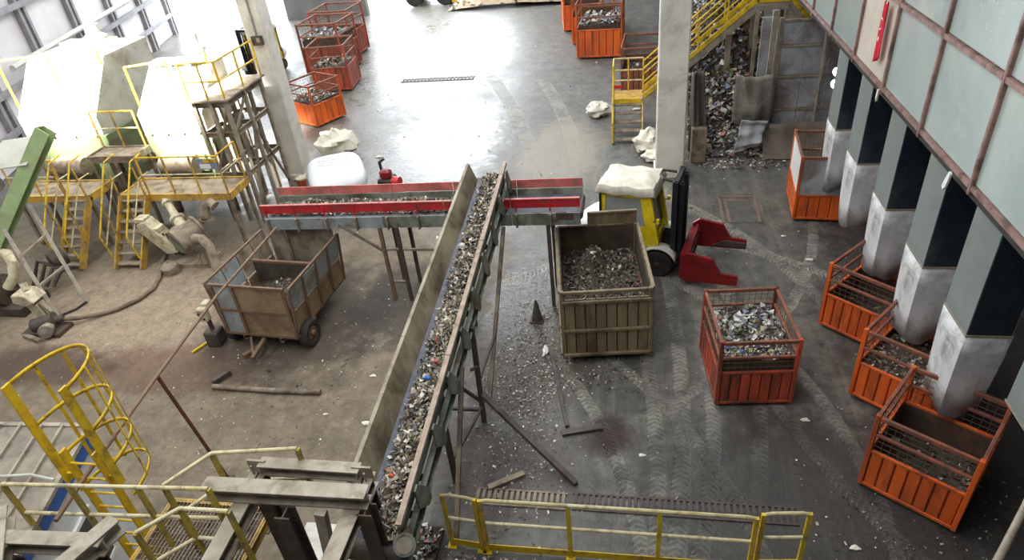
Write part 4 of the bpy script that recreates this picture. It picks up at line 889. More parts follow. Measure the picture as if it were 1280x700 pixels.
# pump with gate valve, pipes
def pipe(pts, r, nm, mt, par): return MB().tube(pts, r, 14).build(nm, mt, par, smooth=True)
pm_ = wthing('slurry_pump', 'dust-covered pump and motor with bent pipes behind the trailer', 'pump', (-11.6, 14.0, 0))
MB().lathe((-11.85, 13.75, .75), (.45, .75, .15), [(-.15, .2), (-.12, .36), (.05, .4), (.1, .4), (.12, .34), (.5, .34), (.52, .4), (.58, .4), (.6, .2), (.62, .05)], 24).build('pump_casing', DUST, pm_, smooth=True)
MB().lathe((-11.85, 13.75, .75), (.45, .75, .15), [(-.18, .1), (-.16, .3), (-.13, .3), (-.12, .1)], 24).build('casing_cover', CONVG, pm_, smooth=True)
MB().lathe((-12.0, 14.15, 1.05), (-.55, .5, .35), [(-.3, .16), (.1, .14), (.12, .2), (.2, .2), (.22, .11), (.75, .1), (.77, .15), (.85, .15), (.87, .09), (1.0, .08)], 18).build('drive_shaft_housing', CREAM, pm_, smooth=True)
pipe([(-11.3, 13.6, .9), (-11.0, 13.5, .95), (-10.75, 13.35, .8), (-10.65, 13.2, .5), (-10.6, 13.1, .1)], .12, 'outlet_pipe', DUST, pm_)
pipe([(-11.35, 14.35, 1.1), (-11.3, 14.45, 1.4), (-11.15, 14.5, 1.5), (-11.0, 14.45, 1.4)], .13, 'inlet_elbow', DUST, pm_)
MB().lathe((-11.35, 14.4, 1.0), (0, 0, 1), [(0, .2), (.06, .2), (.06, .14), (.2, .14)], 16).build('flange', DUST, pm_, smooth=True)
bx_ = MB().prism([(-13.0, 1.2), (-12.75, 1.3), (-12.15, .55), (-12.1, .35), (-12.45, .3), (-13.0, 1.0)], 'y', 13.75, 14.15).build('belt_guard', CREAM, pm_, bevel=.03)
MB().box((-12.6, 13.93, 1.02), (.32, .3, .12)).build('guard_cap', CREAM, bx_); MB().box((-12.9, 13.95, 1.3), (.3, .3, .1)).build('guard_cap', CREAM, bx_)
MB().box((-11.7, 13.95, .06), (1.1, .8, .12)).build('base_skid', DUST, pm_)
MB().lathe((-12.15, 13.35, .02), (0, -.2, 1), [(0, .22), (.22, .22), (.3, .12)], 16).build('drain_hood', DUST, pm_, smooth=True)
for k in range(3): MB().beam((-12.3+k*.1, 13.9, .2), (-12.4+k*.1, 13.85, .9), .04, .04).build('spring_strut', DARKSTEEL, pm_)
for k in range(4): MB().cyl((-11.2+k*.12, 13.35+.1*(k % 2), .2), (-11.2+k*.12, 13.4+.1*(k % 2), .55+.1*k), .03, 8).build('valve_stem', DUSTSTEEL, pm_)

hp_ = wthing('hose_pump', 'small dusty hose pump with a cream funnel at the left edge', 'pump', (-13.9, 10.9, 0))
MB().prism([(-14.55, .72), (-14.2, .62), (-13.95, .74), (-14.15, .95), (-14.5, .95)], 'y', 10.85, 11.3).build('funnel', CREAM, hp_, bevel=.03)
MB().prism([(-14.35, .62), (-14.05, .62), (-13.95, .2), (-14.2, .2)], 'y', 10.95, 11.2).build('funnel_neck', CREAM, hp_)
MB().cyl((-14.25, 11.1, .95), (-14.3, 11.15, 1.12), .08, 12).build('funnel_cap', CREAM, hp_, smooth=True)
MB().lathe((-13.85, 10.8, .22), (.75, .35, .05), [(-.35, .1), (-.3, .17), (.1, .17), (.12, .22), (.2, .22), (.22, .1), (.4, .08)], 18).build('motor', DARKSTEEL, hp_, smooth=True)
MB().lathe((-13.65, 10.6, .2), (.3, -.6, .1), [(-.1, .12), (.1, .16), (.2, .16), (.22, .05)], 16).build('gear_housing', GALV, hp_, smooth=True)
MB().box((-13.85, 10.75, .05), (1.0, .5, .1)).build('base_plate', DARKSTEEL, hp_)
MB().beam((-14.3, 10.5, .05), (-13.7, 10.3, .05), .1, .1).build('skid', DUSTSTEEL, hp_)
MB().beam((-14.0, 11.1, .05), (-13.9, 10.9, .7), .03, .03).build('frame_bar', DUSTSTEEL, hp_); MB().beam((-13.8, 11.1, .05), (-13.95, 10.95, .7), .03, .03).build('frame_bar', DUSTSTEEL, hp_)
props(MB().tube([(-13.5, 10.98, .2), (-13.25, 11.1, .14), (-12.9, 11.35, .07), (-12.55, 11.6, .06), (-12.25, 12.0, .06), (-12.15, 12.5, .06), (-12.3, 13.0, .06), (-12.65, 13.7, .06), (-13.0, 14.4, .06), (-13.3, 15.2, .06)], .055, 10).build('suction_hose', HOSE, loc=(-12.5, 12, 0), smooth=True), 'thick dusty hose curving over the floor to the hose pump', 'hose')
props(MB().tube([(-13.68, 11.9, .04), (-13.75, 11.6, .03), (-14.0, 11.3, .03), (-14.2, 11.2, .03)], .03, 8).build('thin_hose', RUBBER, loc=(-13.9, 11.5, 0), smooth=True), 'thin dark hose at the foot of the pale stand', 'hose')
dk = wthing('drive_unit', 'dark greasy drive unit with a cream elbow pipe at the left edge', 'machine', (-15.6, 11.9, 0))
MB().lathe((-15.9, 11.6, .5), (.8, .2, .1), [(-.5, .2), (-.45, .34), (.2, .36), (.25, .42), (.35, .42), (.4, .2), (.6, .12)], 18).build('gearbox', DARKSTEEL, dk, smooth=True)
MB().box((-15.7, 11.7, .12), (1.5, .9, .24)).build('base_frame', DARKSTEEL, dk)
pipe([(-15.75, 12.2, 1.3), (-15.45, 12.1, 1.35), (-15.2, 11.9, 1.2), (-15.2, 11.75, .9), (-15.4, 11.6, .65)], .12, 'elbow_pipe', CREAM, dk)
for k in range(4): pipe([(-15.5+k*.2, 12.3, .2), (-15.3+k*.18, 12.6, .8-.1*k), (-14.9+k*.1, 12.8, .5)], .05, 'hydraulic_pipe', DARKSTEEL, dk)
MB().lathe((-15.0, 12.9, .7), (.4, .6, .1), [(-.2, .12), (-.15, .25), (.2, .25), (.25, .1)], 16).build('hydraulic_motor', DARKSTEEL, dk, smooth=True)

# scaffold tower by the pillar
tw = wthing('scaffold_tower', 'tall grey steel scaffold tower left of the concrete pillar', 'scaffold', (-11.3, 16.8, 0))
TX, TY = (-11.8, -11.3, -10.85), (16.2, 17.2, 18.2)
for x in TX:
    for y in TY: MB().beam((x, y, 0), (x, y, 3.66), .1, .1).build('post', GALV, tw)
for z in (1.5, 2.7, 3.55):
    for y in TY: MB().channel((TX[0], y, z), (TX[2], y, z), .06, .14, .012).build('ledger', DUSTSTEEL, tw)
    for x in (TX[0], TX[2]): MB().channel((x, TY[0], z), (x, TY[2], z), .06, .14, .012).build('ledger', DUSTSTEEL, tw)
for k in range(5): MB().box((-11.32, 16.3+k*.46, 3.68), (1.15, .43, .05)).build('deck_plank', DUST, tw)
for a, b in (((-10.85, 16.2, .2), (-10.85, 17.2, 2.6)), ((-10.85, 17.2, 2.6), (-10.85, 18.2, .3)), ((-11.8, 16.2, 1.5), (-10.85, 16.2, 3.5)), ((-10.85, 16.2, 2.7), (-10.85, 17.2, 3.5))): MB().beam(a, b, .06, .06).build('diagonal', DUSTSTEEL, tw)
for z in (4.2, 4.7):
    MB().tube([(-11.85, 16.15, z), (-10.8, 16.15, z), (-10.8, 18.25, z)], .024, 8).build('guard_rail', YEL, tw, smooth=True)
for x, y in ((-11.85, 16.15), (-11.3, 16.15), (-10.8, 16.15), (-10.8, 17.2), (-10.8, 18.25)): MB().beam((x, y, 3.68), (x, y, 4.7), .04, .04).build('guard_post', YEL, tw)
railing('crossed yellow guard rail at the foot of the left concrete pillar', [(-11.9, 18.9, 0), (-11.35, 18.4, 0)], 1.6, sp=.5, mats=(YEL, YEL))

# lamps added unseen above the picture to burn out the screening machines
for i, (x, y, lb) in enumerate(((-16.7, 13.6, 'high bay lamp over the far left screening machine'), (-12.9, 13.6, 'high bay lamp over the screening machine beside the scaffold'))):
    t = wthing('high_bay_lamp', lb, 'lamp', (x, y, 9.0), 'high bay lamps')
    MB().lathe((x, y, 9.0), (0, 0, 1), [(.02, .42), (.04, .43), (.35, .2), (.4, .12), (.65, .12), (.68, .03), (3.98, .02)], 20).build('housing', GALV, t, smooth=True)
    l = bpy.data.lights.new('lamp_light', 'SPOT'); l.energy = 60000; l.spot_size = R(40 if i == 0 else 31); l.spot_blend = .5; l.shadow_soft_size = .35; l.color = (1, .98, .94)
    lo = bpy.data.objects.new('lamp_light', l); col.objects.link(lo); lo.parent = t; lo.location = (0, 0, -.05); lo.rotation_euler = (math.atan2(4.4 if i == 0 else 3.6, 5.0), 0, 0)

# ---------------------------------------------------------------- yellow stairs over the press, right back
st = wthing('yellow_stair', 'yellow railed stair climbing right behind the concrete pillar and down again', 'stairs', (2, 22.5, 0))
YS0, YS1 = 22.1, 22.9
def flight(p0, p1, n):
    for y in (YS0, YS1):
        MB().beam((p0[0], y, p0[1]), (p1[0], y, p1[1]), .05, .26).build('stringer', GALV if y < 22.5 else YEL, st)
        MB().beam((p0[0], y-.03, p0[1]+.2), (p1[0], y-.03, p1[1]+.2), .03, .13).build('kick_strip', YEL, st)
        for h, r in ((1.12, .03), (.68, .024)): MB().tube([(p0[0], y, p0[1]+h), (p1[0], y, p1[1]+h)], r, 8).build('handrail', YEL, st, smooth=True)
        for k in range(5): f = k/4; MB().beam((p0[0]+(p1[0]-p0[0])*f, y, p0[1]+(p1[1]-p0[1])*f), (p0[0]+(p1[0]-p0[0])*f, y, p0[1]+(p1[1]-p0[1])*f+1.12), .045, .045).build('post', YEL, st)
    for k in range(n): f = (k+.5)/n; MB().box((p0[0]+(p1[0]-p0[0])*f, 22.5, p0[1]+(p1[1]-p0[1])*f), (.24, .75, .035)).build('tread', GALV, st)
flight((.3, 1.1), (3.62, 3.95), 13)
flight((4.55, 3.95), (6.3, 2.1), 8)
MB().box((4.08, 22.5, 3.95), (.98, .86, .06)).build('top_landing', GALV, st)
for y in (YS0, YS1):
    MB().beam((3.6, y, 3.93), (4.57, y, 3.93), .05, .24).build('landing_beam', GALV, st); MB().beam((3.6, y-.03, 4.1), (4.57, y-.03, 4.1), .03, .12).build('kick_strip', YEL, st)
    for h in (1.12, .68): MB().tube([(3.62, y, 3.95+h), (4.55, y, 3.95+h)], .028, 8).build('handrail', YEL, st, smooth=True)
    for x in (3.66, 4.5): MB().beam((x, y, 0), (x, y, 3.9), .11, .11).build('column', GALV, st)
# lower landing and the flight down to the floor
MB().box((-.2, 22.75, 1.12), (1.0, .95, .06)).build('lower_landing', YELDUST, st)
MB().beam((-.7, 22.27, 1.1), (.3, 22.27, 1.1), .05, .16).build('landing_beam', YEL, st)
for x in (-.68, .28):
    MB().beam((x, 22.27, 1.1), (x, 21.2, .02), .05, .2).build('stringer', YELDUST, st)
    for y in (22.3, 23.2): MB().beam((x, y, 0), (x, y, 1.1), .08, .08).build('column', GALV, st)
for x in (-.68,):
    MB().tube([(x, 21.15, .75), (x, 22.25, 1.95), (x, 22.3, 2.25), (x, 23.2, 2.25)], .03, 8).build('handrail', YEL, st, smooth=True)
    MB().tube([(x, 21.18, .1), (x, 21.2, .8)], .03, 8).build('post', YEL, st, smooth=True); MB().tube([(x, 22.27, 1.1), (x, 22.27, 2.3)], .03, 8).build('post', YEL, st, smooth=True)
for z in (2.25, 1.85, 1.5): MB().tube([(-.68, 23.2, z), (.3, 23.2, z)], .028, 8).build('landing_rail', YELRAIL, st, smooth=True)
for x in (-.68, -.2, .3): MB().beam((x, 23.2, 1.1), (x, 23.2, 2.25), .05, .05).build('post', YEL, st)
for k in range(5): f = (k+.6)/5; MB().box((-.2, 21.2+1.07*f, 1.1*f), (.9, .24, .035)).build('tread', DUSTSTEEL, st)
MB().box((-.55, 23.14, 1.3), (.3, .03, .12)).build('red_tag', RED, st)

# grey press enclosure and tarps
ps = wthing('baling_press', 'grey panelled press housing with sagging tarps under the yellow stair', 'machine', (5, 20.8, 0))
for i, x in enumerate((4.15, 4.85, 5.55)):
    for j, (z0, z1) in enumerate(((.05, 1.2), (1.25, 2.2), (2.25, 3.1), (3.15, 3.8))):
        MB().box((x+.35, 20.75, (z0+z1)/2), (.67, .06, z1-z0-.03)).build('panel', GREYW, ps)
for z in (0.05, 1.22, 2.22, 3.12, 3.82): MB().box((5.2, 20.72, z), (2.15, .09, .06)).build('frame_rail', GALV, ps)
for x in (4.12, 6.28): MB().box((x, 20.75, 1.95), (.1, .14, 3.9)).build('frame_post', GALV, ps)
MB().box((3.75, 20.9, 2.1), (.28, .1, 3.6)).build('side_panel', GREYW, ps)
MB().box((3.9, 20.6, 2.1), (.14, .14, 4.1)).build('frame_post', GALV, ps)
for z in (1.95, 2.75): MB().box((3.15, 23.6, z+.6), (.9, .3, .28)).build('red_crossbeam', RED, ps)
MB().beam((2.9, 22.0, 0), (2.85, 22.0, 3.2), .16, .16).build('timber_post', DUSTSTEEL, ps)
MB().tube([(5.35, 20.5, 0), (5.3, 20.45, 4.4)], .05, 8).build('pipe', GALV, ps)
def tarp(label, fn, nx=14, ny=14, mt=TARPG):
    pts = [fn(u, v) for u in (0, 1) for v in (0, 1)]; c = tuple(sum(p[i] for p in pts)/4 for i in range(3))
    o = MB().grid(fn, nx, ny).build('tarp', mt, loc=(c[0], c[1], min(p[2] for p in pts)), smooth=True); o.modifiers.new('th', 'SOLIDIFY').thickness = .015
    props(o, label, 'tarp', 'grey tarps around the press')
def ns(a, b): return .06*math.sin(a*9+b*3)+.04*math.sin(a*17+1)+.03*math.sin(b*12)
tarp('grey tarp sagging like a pouch beside the press panels', lambda u, v: (2.95+1.1*u+.1*ns(v, u), 20.35-.35*math.sin(math.pi*u)*math.sin(math.pi*v)+ns(u, v), 1.0+1.35*v-.3*u*(1-v)+.25*abs(u-.5)*v))
tarp('pale torn tarp hanging low in front of the press', lambda u, v: (3.2+.75*u-.2*(1-v), 20.1+ns(v, u)-.25*(1-v), .15+1.0*v+.25*u*(1-v)), mt=M('pale_tarp', (168, 170, 172), (146, 148, 150), 2, .6, 0, .4))
tarp('brown stained tarp spread along the foot of the press', lambda u, v: (3.9+2.1*u, 20.45-.8*(1-v)+ns(u, v), .04+.85*v*v+.05*abs(ns(v, u)*4)), 16, 12, M('stained_tarp', (118, 108, 96), (92, 84, 74), 1.5, .75, 0, .5))
tarp('narrow dark tarp hanging right behind the concrete pillar', lambda u, v: (1.65+.35*u+.2*(1-v)*u, 20.0+ns(u, v)-.2*(1-v), .3+2.4*v), 10, 14, M('dark_tarp', (96, 92, 84), (74, 70, 64), 1.5, .75, 0, .5))
o = MB().cbox((1.95, 19.75, .55), (.45, .25, 1.1), .02).build('barrier_block', DUST); props(o, 'dusty upright block beside the concrete pillar foot', 'block')

# big waste pile behind the pillar
m = MB(); ph = [random.uniform(0, 6) for _ in range(6)]
def pile(u, v):
    x = 1.7+2.4*u; y = 20.0+6.5*v; z = 4.6*min(1, v*1.5)**1.05*(.92+.08*math.sin(x*3))+.16*math.sin(x*5+ph[0])*math.sin(y*3+ph[1])+.1*math.sin(x*9+y*4)
    return (x, y, max(.02, z))
m.grid(pile, 20, 40)
for _ in range(3600):
    p = pile(random.random(), random.random()**1.2); fold(m, (p[0], p[1], p[2]+random.uniform(0, .08)), random.uniform(.06, .2))
props(m.build('waste_pile', [SOIL, CHIPCOL], loc=(2.9, 23, 0), normals=False), 'tall slope of mixed waste behind the concrete pillar under the yellow stair', 'waste pile', None, 'stuff')
m = MB()
def heap(u, v):
    x = -11.5+8.5*u; y = 42.6+6*v; r = math.sin(math.pi*u)**.7*math.sin(math.pi*min(1, v*.9+.05))
    return (x, y, 1.7*r+.15*math.sin(x*3)*math.sin(y*2.3)*r+.01)
m.grid(heap, 30, 20)
for _ in range(500):
    p = heap(random.random(), random.random()); fold(m, (p[0], p[1], p[2]+.03), random.uniform(.08, .25))
props(m.build('dirt_heap', [DIRT, CHIPMIX], loc=(-7.3, 45, 0), normals=False), 'pale brown dirt heap at the top edge of the picture', 'heap', None, 'stuff')

# wheel loader at the top edge
wl_ = wthing('wheel_loader', 'yellow wheel loader just cut off by the top edge', 'loader', (-13, 45.5, 0))
MB().prism([(-14.6, .3), (-11.6, .3), (-11.6, 1.4), (-12.4, 1.6), (-12.6, 2.9), (-13.8, 2.9), (-14.0, 1.6), (-14.6, 1.5)], 'y', 44.9, 46.3).build('body', YEL, wl_, bevel=.05)
MB().prism([(-13.75, 1.75), (-12.75, 1.75), (-12.85, 2.75), (-13.7, 2.75)], 'y', 44.85, 44.9).build('cab_window', DGLASS, wl_)
for x in (-14.1, -12.1):
    for y in (44.75, 46.45): MB().lathe((x, y-.2, .6), (0, 1, 0), [(0, .35), (0, .55), (.05, .6), (.35, .6), (.4, .55), (.4, .35)], 22).build('wheel', RUBBER, wl_, smooth=True)
MB().prism([(-11.6, .15), (-10.8, .1), (-11.0, .25), (-11.2, .9), (-11.6, .9)], 'y', 44.5, 46.7).build('bucket', YEL, wl_)

# ---------------------------------------------------------------- white engine cover, bags, bucket behind the cross conveyor
wc = wthing('white_cover', 'white rounded machine cover standing behind the red cross conveyor', 'machine cover', (-8.65, 17.1, 0))
def sq(a, rx, ry, p=4):
    c, s = math.cos(a), math.sin(a); return (math.copysign(abs(c)**(2/p), c)*rx, math.copysign(abs(s)**(2/p), s)*ry)
N = 40; ang = R(28); rings = []
for z, k in ((.15, .88), (.9, .92), (.92, 1.0), (1.0, 1.03), (1.12, 1.0), (1.2, .93), (1.235, .8), (1.25, .5), (1.255, .05)):
    r_ = []
    for j in range(N):
        x, y = sq(2*math.pi*j/N, .82*k, .95*k); r_.append((-8.65+x*math.cos(ang)-y*math.sin(ang), 17.1+x*math.sin(ang)+y*math.cos(ang), z+.12*(y/.95)*(1 if z > .5 else 0)))
    rings.append(r_)
def skin(rs):
    m = MB(); m.v = [p for r_ in rs for p in r_]; m.f = [(a*N+j, a*N+(j+1) % N, (a+1)*N+(j+1) % N, (a+1)*N+j) for a in range(len(rs)-1) for j in range(N)]+[tuple(range((len(rs)-1)*N, len(rs)*N))]; m.m = [0]*len(m.f); return m
skin(rings[:2]).build('lower_body', M('beige_body', (196, 186, 176), (170, 160, 150), 3, .6), wc, smooth=True); skin(rings[2:]).build('lid', M('lid_white', (206, 209, 212), (190, 193, 196), 2, .4), wc, smooth=True)
for k in range(3):
    pts = [(-8.65+x*math.cos(ang)-y*math.sin(ang), 17.1+x*math.sin(ang)+y*math.cos(ang), 1.255+.12*(y/.95)) for x, y in [(-.45+.9*i/8, .25+.14*k-.06*math.sin(math.pi*i/8)) for i in range(9)]]
    MB().tube(pts, .018, 6).build('lid_ridge', WHITE, wc, smooth=True)
for a in (-.6, .6): MB().lathe((-8.65+a, 16.6+.3*a, .02), (0, 0, 1), [(0, .1), (.15, .1)], 12).build('foot', BLACK, wc)
en = wthing('engine_block', 'small red and dark engine block right of the white cover', 'engine', (-7.45, 17.9, 0))
MB().cbox((-7.45, 17.9, .3), (.5, .5, .5), .05).build('block', DARKSTEEL, en); MB().cbox((-7.42, 17.8, .68), (.34, .3, .3), .06).build('red_cowl', CLAMP, en)
MB().cyl((-7.2, 17.75, .45), (-6.98, 17.7, .45), .16, 14).build('flywheel', RED, en, smooth=True); MB().tube([(-7.6, 18.0, .5), (-7.65, 18.05, .95), (-7.5, 18.1, 1.05)], .05, 8).build('exhaust', BLACK, en)
for x in (-.2, .2): MB().box((-7.45+x, 17.9, .03), (.08, .5, .06)).build('skid', DARKSTEEL, en)
bk = wthing('orange_bucket', 'small orange bucket with white lid by the left pillar foot', 'bucket', (-10.55, 18.35, 0))
MB().lathe((-10.55, 18.35, 0), (0, 0, 1), [(0, .13), (.3, .16)], 18).build('body', ORANGE, bk, smooth=True); MB().lathe((-10.55, 18.35, .3), (0, 0, 1), [(0, .17), (.05, .17), (.06, .1)], 18).build('lid', CREAM, bk, smooth=True)
def bag(label, c, rx, ry, rz_, mt=TARP, sd=1, nm='sack', cat='sack', group=None):
    rr = random.Random(sd); q = [rr.uniform(0, 6) for _ in range(6)]
    def fn(u, v):
        a = 6.28318*u; b = math.pi*v; k = 1+.16*math.sin(3*a+q[0])*math.sin(b)+.12*math.sin(5*a+4*b+q[1])+.1*math.sin(7*b+q[2]+2*a)
        return (c[0]+rx*k*math.sin(b)*math.cos(a), c[1]+ry*k*math.sin(b)*math.sin(a), c[2]+rz_*max(-.92, math.cos(b)*k)+rz_)
    props(MB().grid(fn, 22, 12).build(nm, mt, loc=(c[0], c[1], c[2]), smooth=True), label, cat, group)
bag('large pale bulk sack slumped behind the left concrete pillar', (-10.35, 21.0, 0), .75, .6, .42, TARP, 3)
bag('pale sack lying left of the yellow stair foot', (-1.3, 23.9, 0), .45, .4, .25, TARP, 4)
bag('pale clear bag at the foot of the concrete pillar below the stair', (.45, 20.6, 0), .4, .55, .35, TARP, 5)
bag('second pale bag in front of the stair foot', (.62, 19.85, 0), .3, .35, .18, TARP, 6)
bag('small white rag lying left of the olive container', (-1.74, 10.5, 0), .06, .15, .05, WHITE, 8, 'white_rag', 'rag')
bag('white crumpled bag beside the slotted grating in front', (-.85, 5.55, 0), .12, .1, .08, TARP, 9, 'plastic_bag', 'bag')
cn = wthing('traffic_cone', 'small dark blackened cone left of the olive container', 'cone', (-2.05, 11.6, 0))
MB().lathe((-2.05, 11.6, .02), (0, 0, 1), [(0, .13), (.02, .12), (.5, .025), (.52, .01)], 16).build('cone_body', DARKSTEEL, cn, smooth=True); MB().cbox((-2.05, 11.6, .015), (.3, .3, .03), .01).build('cone_base', DARKSTEEL, cn)

# ---------------------------------------------------------------- things lying on the floor
def lying(name, label, cat, p, q, w_, h_, mt, ends=()):
    o = MB().beam(p, q, w_, h_).build(name, mt, loc=((p[0]+q[0])/2, (p[1]+q[1])/2, 0)); props(o, label, cat); return o
props(MB().tube([(-8.5, 9.05, .06), (-7, 9.0, .06), (-6.1, 9.02, .06)], .055, 10).build('steel_pipe', DUSTSTEEL, loc=(-7.3, 9, 0), smooth=True), 'dusty steel pipe lying in front of the trailer', 'pipe')
lying('steel_stub', 'short rusty stub at the left end of the floor pipe', 'steel stub', (-8.55, 9.15, .06), (-8.35, 9.5, .06), .1, .12, DARKSTEEL)
lying('angle_iron', 'long dark angle iron left of the olive container', 'steel bar', (-1.66, 10.6, .03), (-1.12, 8.45, .03), .07, .06, DARKSTEEL)
lying('angle_iron', 'short dark steel plate strip on the wet floor', 'steel bar', (-1.2, 8.28, .03), (-.5, 8.48, .03), .12, .06, DARKSTEEL)
lying('timber_piece', 'old timber piece lying near the diagonal conveyor brace', 'timber', (-2.3, 7.0, .03), (-1.75, 7.35, .03), .1, .06, DUSTSTEEL)
lying('timber_piece', 'drawbar stub lying under the trailer front', 'timber', (-8.3, 10.0, .05), (-8.1, 10.35, .05), .1, .1, RUSTF)
props(MB().tube([(-9.62, 10.1, .03), (-9.38, 10.62, .03)], .03, 8).build('yellow_tube', YEL, loc=(-9.5, 10.35, 0), smooth=True), 'bright yellow short tube on the floor left of the trailer', 'tube')
ct = wthing('control_post', 'white control box on a dark post left of the trailer', 'control box', (-9.2, 10.5, 0))
MB().cbox((-9.2, 10.5, .2), (.34, .34, .4), .03).build('pedestal', DARKSTEEL, ct); bxx = MB().cbox((-9.22, 10.45, .85), (.22, .16, .32), .02).build('box', CREAM, ct)
MB().cyl((-9.2, 10.5, .38), (-9.2, 10.5, .7), .05, 10).build('stem', DARKSTEEL, ct)
for k in range(4): MB().cyl((-9.28+.1*(k % 2), 10.37, .78+.12*(k//2)), (-9.28+.1*(k % 2), 10.35, .78+.12*(k//2)), .025, 8).build('button', BLACK, bxx)
MB().cbox((-9.18, 10.6, 1.05), (.16, .2, .08), .02).build('cap', CREAM, ct)
# drain gratings
def drain(label, x0, x1, y0, y1, n, mt=DARKSTEEL):
    t = wthing('drain_grating', label, 'grating', ((x0+x1)/2, (y0+y1)/2, 0), 'floor drain gratings')
    MB().box(((x0+x1)/2, y0, .012), (x1-x0, .03, .024)).build('frame_bar', mt, t); MB().box(((x0+x1)/2, y1, .012), (x1-x0, .03, .024)).build('frame_bar', mt, t)
    bm_ = MB().box((0, 0, 0), ((x1-x0)/n*.55, y1-y0-.03, .022)).mesh('bar', mt)
    for k in range(n): place('bar', bm_, t, (x0+(k+.5)*(x1-x0)/n-(x0+x1)/2, 0, .012))
drain('slotted floor drain running behind the yellow railing panels', -.9, 2.5, 6.72, 7.02, 36)
drain('dusty slotted floor drain under the inclined conveyor brace', -2.5, -1.0, 6.7, 7.0, 16, DUSTSTEEL)
drain('far slotted drain across the bright wet aisle', -10.4, -7.0, 28.85, 29.25, 20)
fh = wthing('floor_hatch', 'square rusty framed hatch in the floor beyond the forklift clamp', 'hatch', (2.8, 16.6, 0))
RB = M('rusty_floor_frame', (124, 100, 88), (104, 86, 76), 3, .7)
for a, b in (((2.35, 15.9), (2.35, 17.35)), ((2.35, 17.35), (3.3, 17.35)), ((3.3, 17.35), (3.25, 15.9)), ((2.5, 15.9), (2.5, 17.1)), ((2.5, 17.1), (3.1, 17.1))): MB().beam((a[0], a[1], .008), (b[0], b[1], .008), .08, .014).build('frame_bar', RB, fh)
MB().box((2.82, 16.5, .004), (.58, 1.2, .006)).build('cover', M('hatch_cover', (92, 90, 84), (76, 74, 70), 3, .5), fh)
props(MB().tube([(3.6, 4.55, 2), (4.5, 5.7, 2), (4.9, 6.25, 2)], .045, 10).build('guide_rail', GALV, loc=(4.2, 5.4, 2), smooth=True), 'pale tubular rail in the lower right corner', 'rail')

# scraps of litter big enough to point at
spots = [(520, -4.23, 9.42), (1, -5.79, 8.48), (2, -4.9, 8.3), (3, -3.9, 10.2), (4, .2, 7.9), (5, 3.0, 8.9), (6, 3.15, 12.9), (7, 2.75, 12.1), (8, -.4, 25.4), (9, .1, 24.4), (10, 3.2, 6.4), (11, 2.9, 10.6), (12, -5.2, 9.6), (13, 3.7, 15.2), (14, -8.7, 20.6), (15, 4.1, 14.1)]
names = ['white scrap on the brown floor left of the inclined conveyor', 'yellowish clod on the brown floor below the steel pipe', 'pale scrap between the clod and the inclined conveyor', 'pale scrap beside the cross conveyor legs', 'white scrap on the dark wet floor below the olive container', 'pale scrap between the lone bin and the nearest bin', 'white scrap beyond the lone orange bin', 'pale scrap right behind the lone orange bin', 'white papers beyond the yellow stair', 'small pale papers beside the yellow stair landing', 'pale scrap in front of the nearest bin', 'white lump between the lone bin and the third chute bin', 'pale scrap right of the trailer wheel', 'white scrap in front of the grey fronted bin', 'white scrap on the wet floor beyond the white cover', 'pale scrap left of the chute bins']
for (k, x, y), lb in zip(spots, names):
    random.seed(k); s = random.uniform(.045, .085)*(2.2 if y > 20 else 1)
    bag(lb, (x, y, 0), s, s*.6, s*.22, CREAM if k == 1 else TARP, k, 'scrap', 'scrap', 'litter scraps on the floor')
random.seed(11)
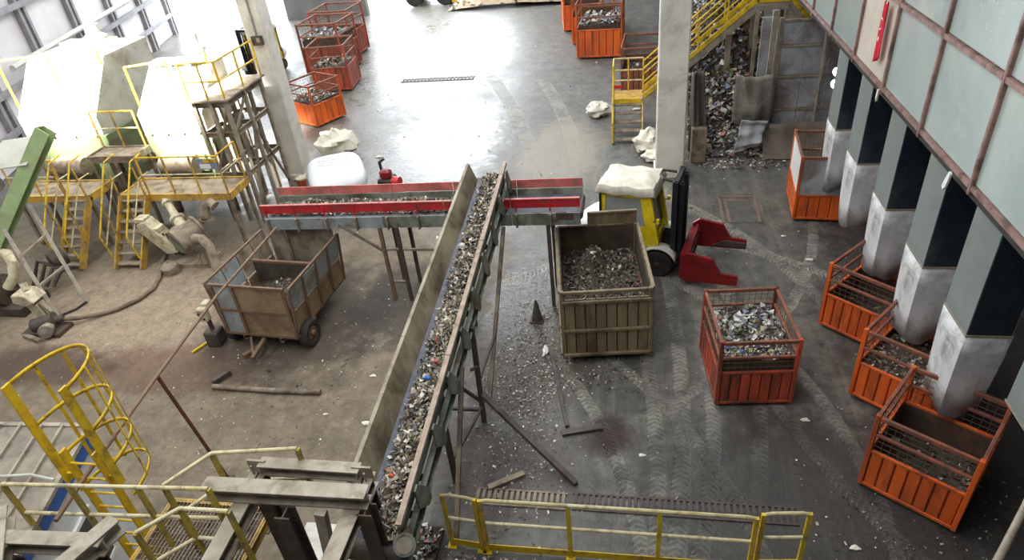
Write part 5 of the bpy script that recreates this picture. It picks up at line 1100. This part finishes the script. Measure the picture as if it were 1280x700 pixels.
# fine litter
m = MB(); cnt = 0
def lit(x, y, s):
    if abs(x-1.05) < .55 and abs(y-19) < .55: return
    s *= random.uniform(.45, 1.05); fold(m, (x, y, .006+s*.08), s, 0, True)
for _ in range(4200): lit(random.gauss(-2.0, .5), random.gauss(9.6, 1.7), random.uniform(.012, .05))
for _ in range(700): lit(random.uniform(-8.5, -3.4), random.uniform(7, 13), random.uniform(.015, .05))
for _ in range(500): lit(random.uniform(-14, -8), random.uniform(8.5, 14), random.uniform(.015, .04))
for _ in range(450): lit(random.uniform(-2, 5.8), random.uniform(6, 16), random.uniform(.015, .05))
for _ in range(700): lit(random.uniform(-14, 5), random.uniform(15, 44), random.uniform(.03, .09))
for _ in range(1500): lit(random.uniform(-2.9, 1.6), random.uniform(5.0, 5.75), random.uniform(.03, .08))
for _ in range(500): lit(random.gauss(3.2, .9), random.gauss(19.7, .3), random.uniform(.04, .12))
for _ in range(260): lit(random.gauss(-.8, .6), random.gauss(9.9, .25), random.uniform(.02, .06))
for _ in range(300): lit(random.uniform(2.6, 6), random.uniform(5.6, 8), random.uniform(.02, .06))
for _ in range(200): lit(random.gauss(-4.6, .5), random.gauss(4.9, .5), random.uniform(.03, .07))
props(m.build('floor_litter', [CHIPFLOOR], normals=False), 'fine scattered litter all over the concrete floor', 'litter', None, 'stuff')

# pale raised slab and spilled waste below the lower end of the conveyor
S(MB().cbox((-4.25, 5.3, .06), (1.7, 1.5, .12), .02).build('trim_1', CONC))
load('spilled_waste', 'spilled pale waste on the floor under the lower conveyor end', -3.2, 5.5, .7, 1.3, 0, .12, .04, 420, .06, CHIPCOL, None, .0)
# twin lamp added in place of two bright daylight openings, under the far stair flight
wk = wthing('work_lamp', 'bright twin work lamp on a pole right of the grey press', 'lamp', (5.75, 20.3, 0))
MB().tube([(5.75, 20.3, 0), (5.75, 20.3, 2.55)], .03, 8).build('pole', YEL, wk); MB().cbox((5.75, 20.3, .02), (.4, .4, .04), .01).build('base_plate', DARKSTEEL, wk)
em = bpy.data.materials.new('lamp_glow'); em.use_nodes = True; pb = em.node_tree.nodes['Principled BSDF']; pb.inputs['Emission Color'].default_value = (1, .97, .9, 1); pb.inputs['Emission Strength'].default_value = 30
for z in (2.1, 2.45):
    hs_ = MB().lathe((5.72, 20.26, z), (-.35, -.8, .2), [(-.1, .05), (-.02, .13), (.06, .14)], 16).build('lamp_head', GALV, wk, smooth=True)
    MB().lathe((5.72, 20.26, z), (-.35, -.8, .2), [(.062, .125), (.066, .12)], 16).build('lamp_lens', em, hs_)
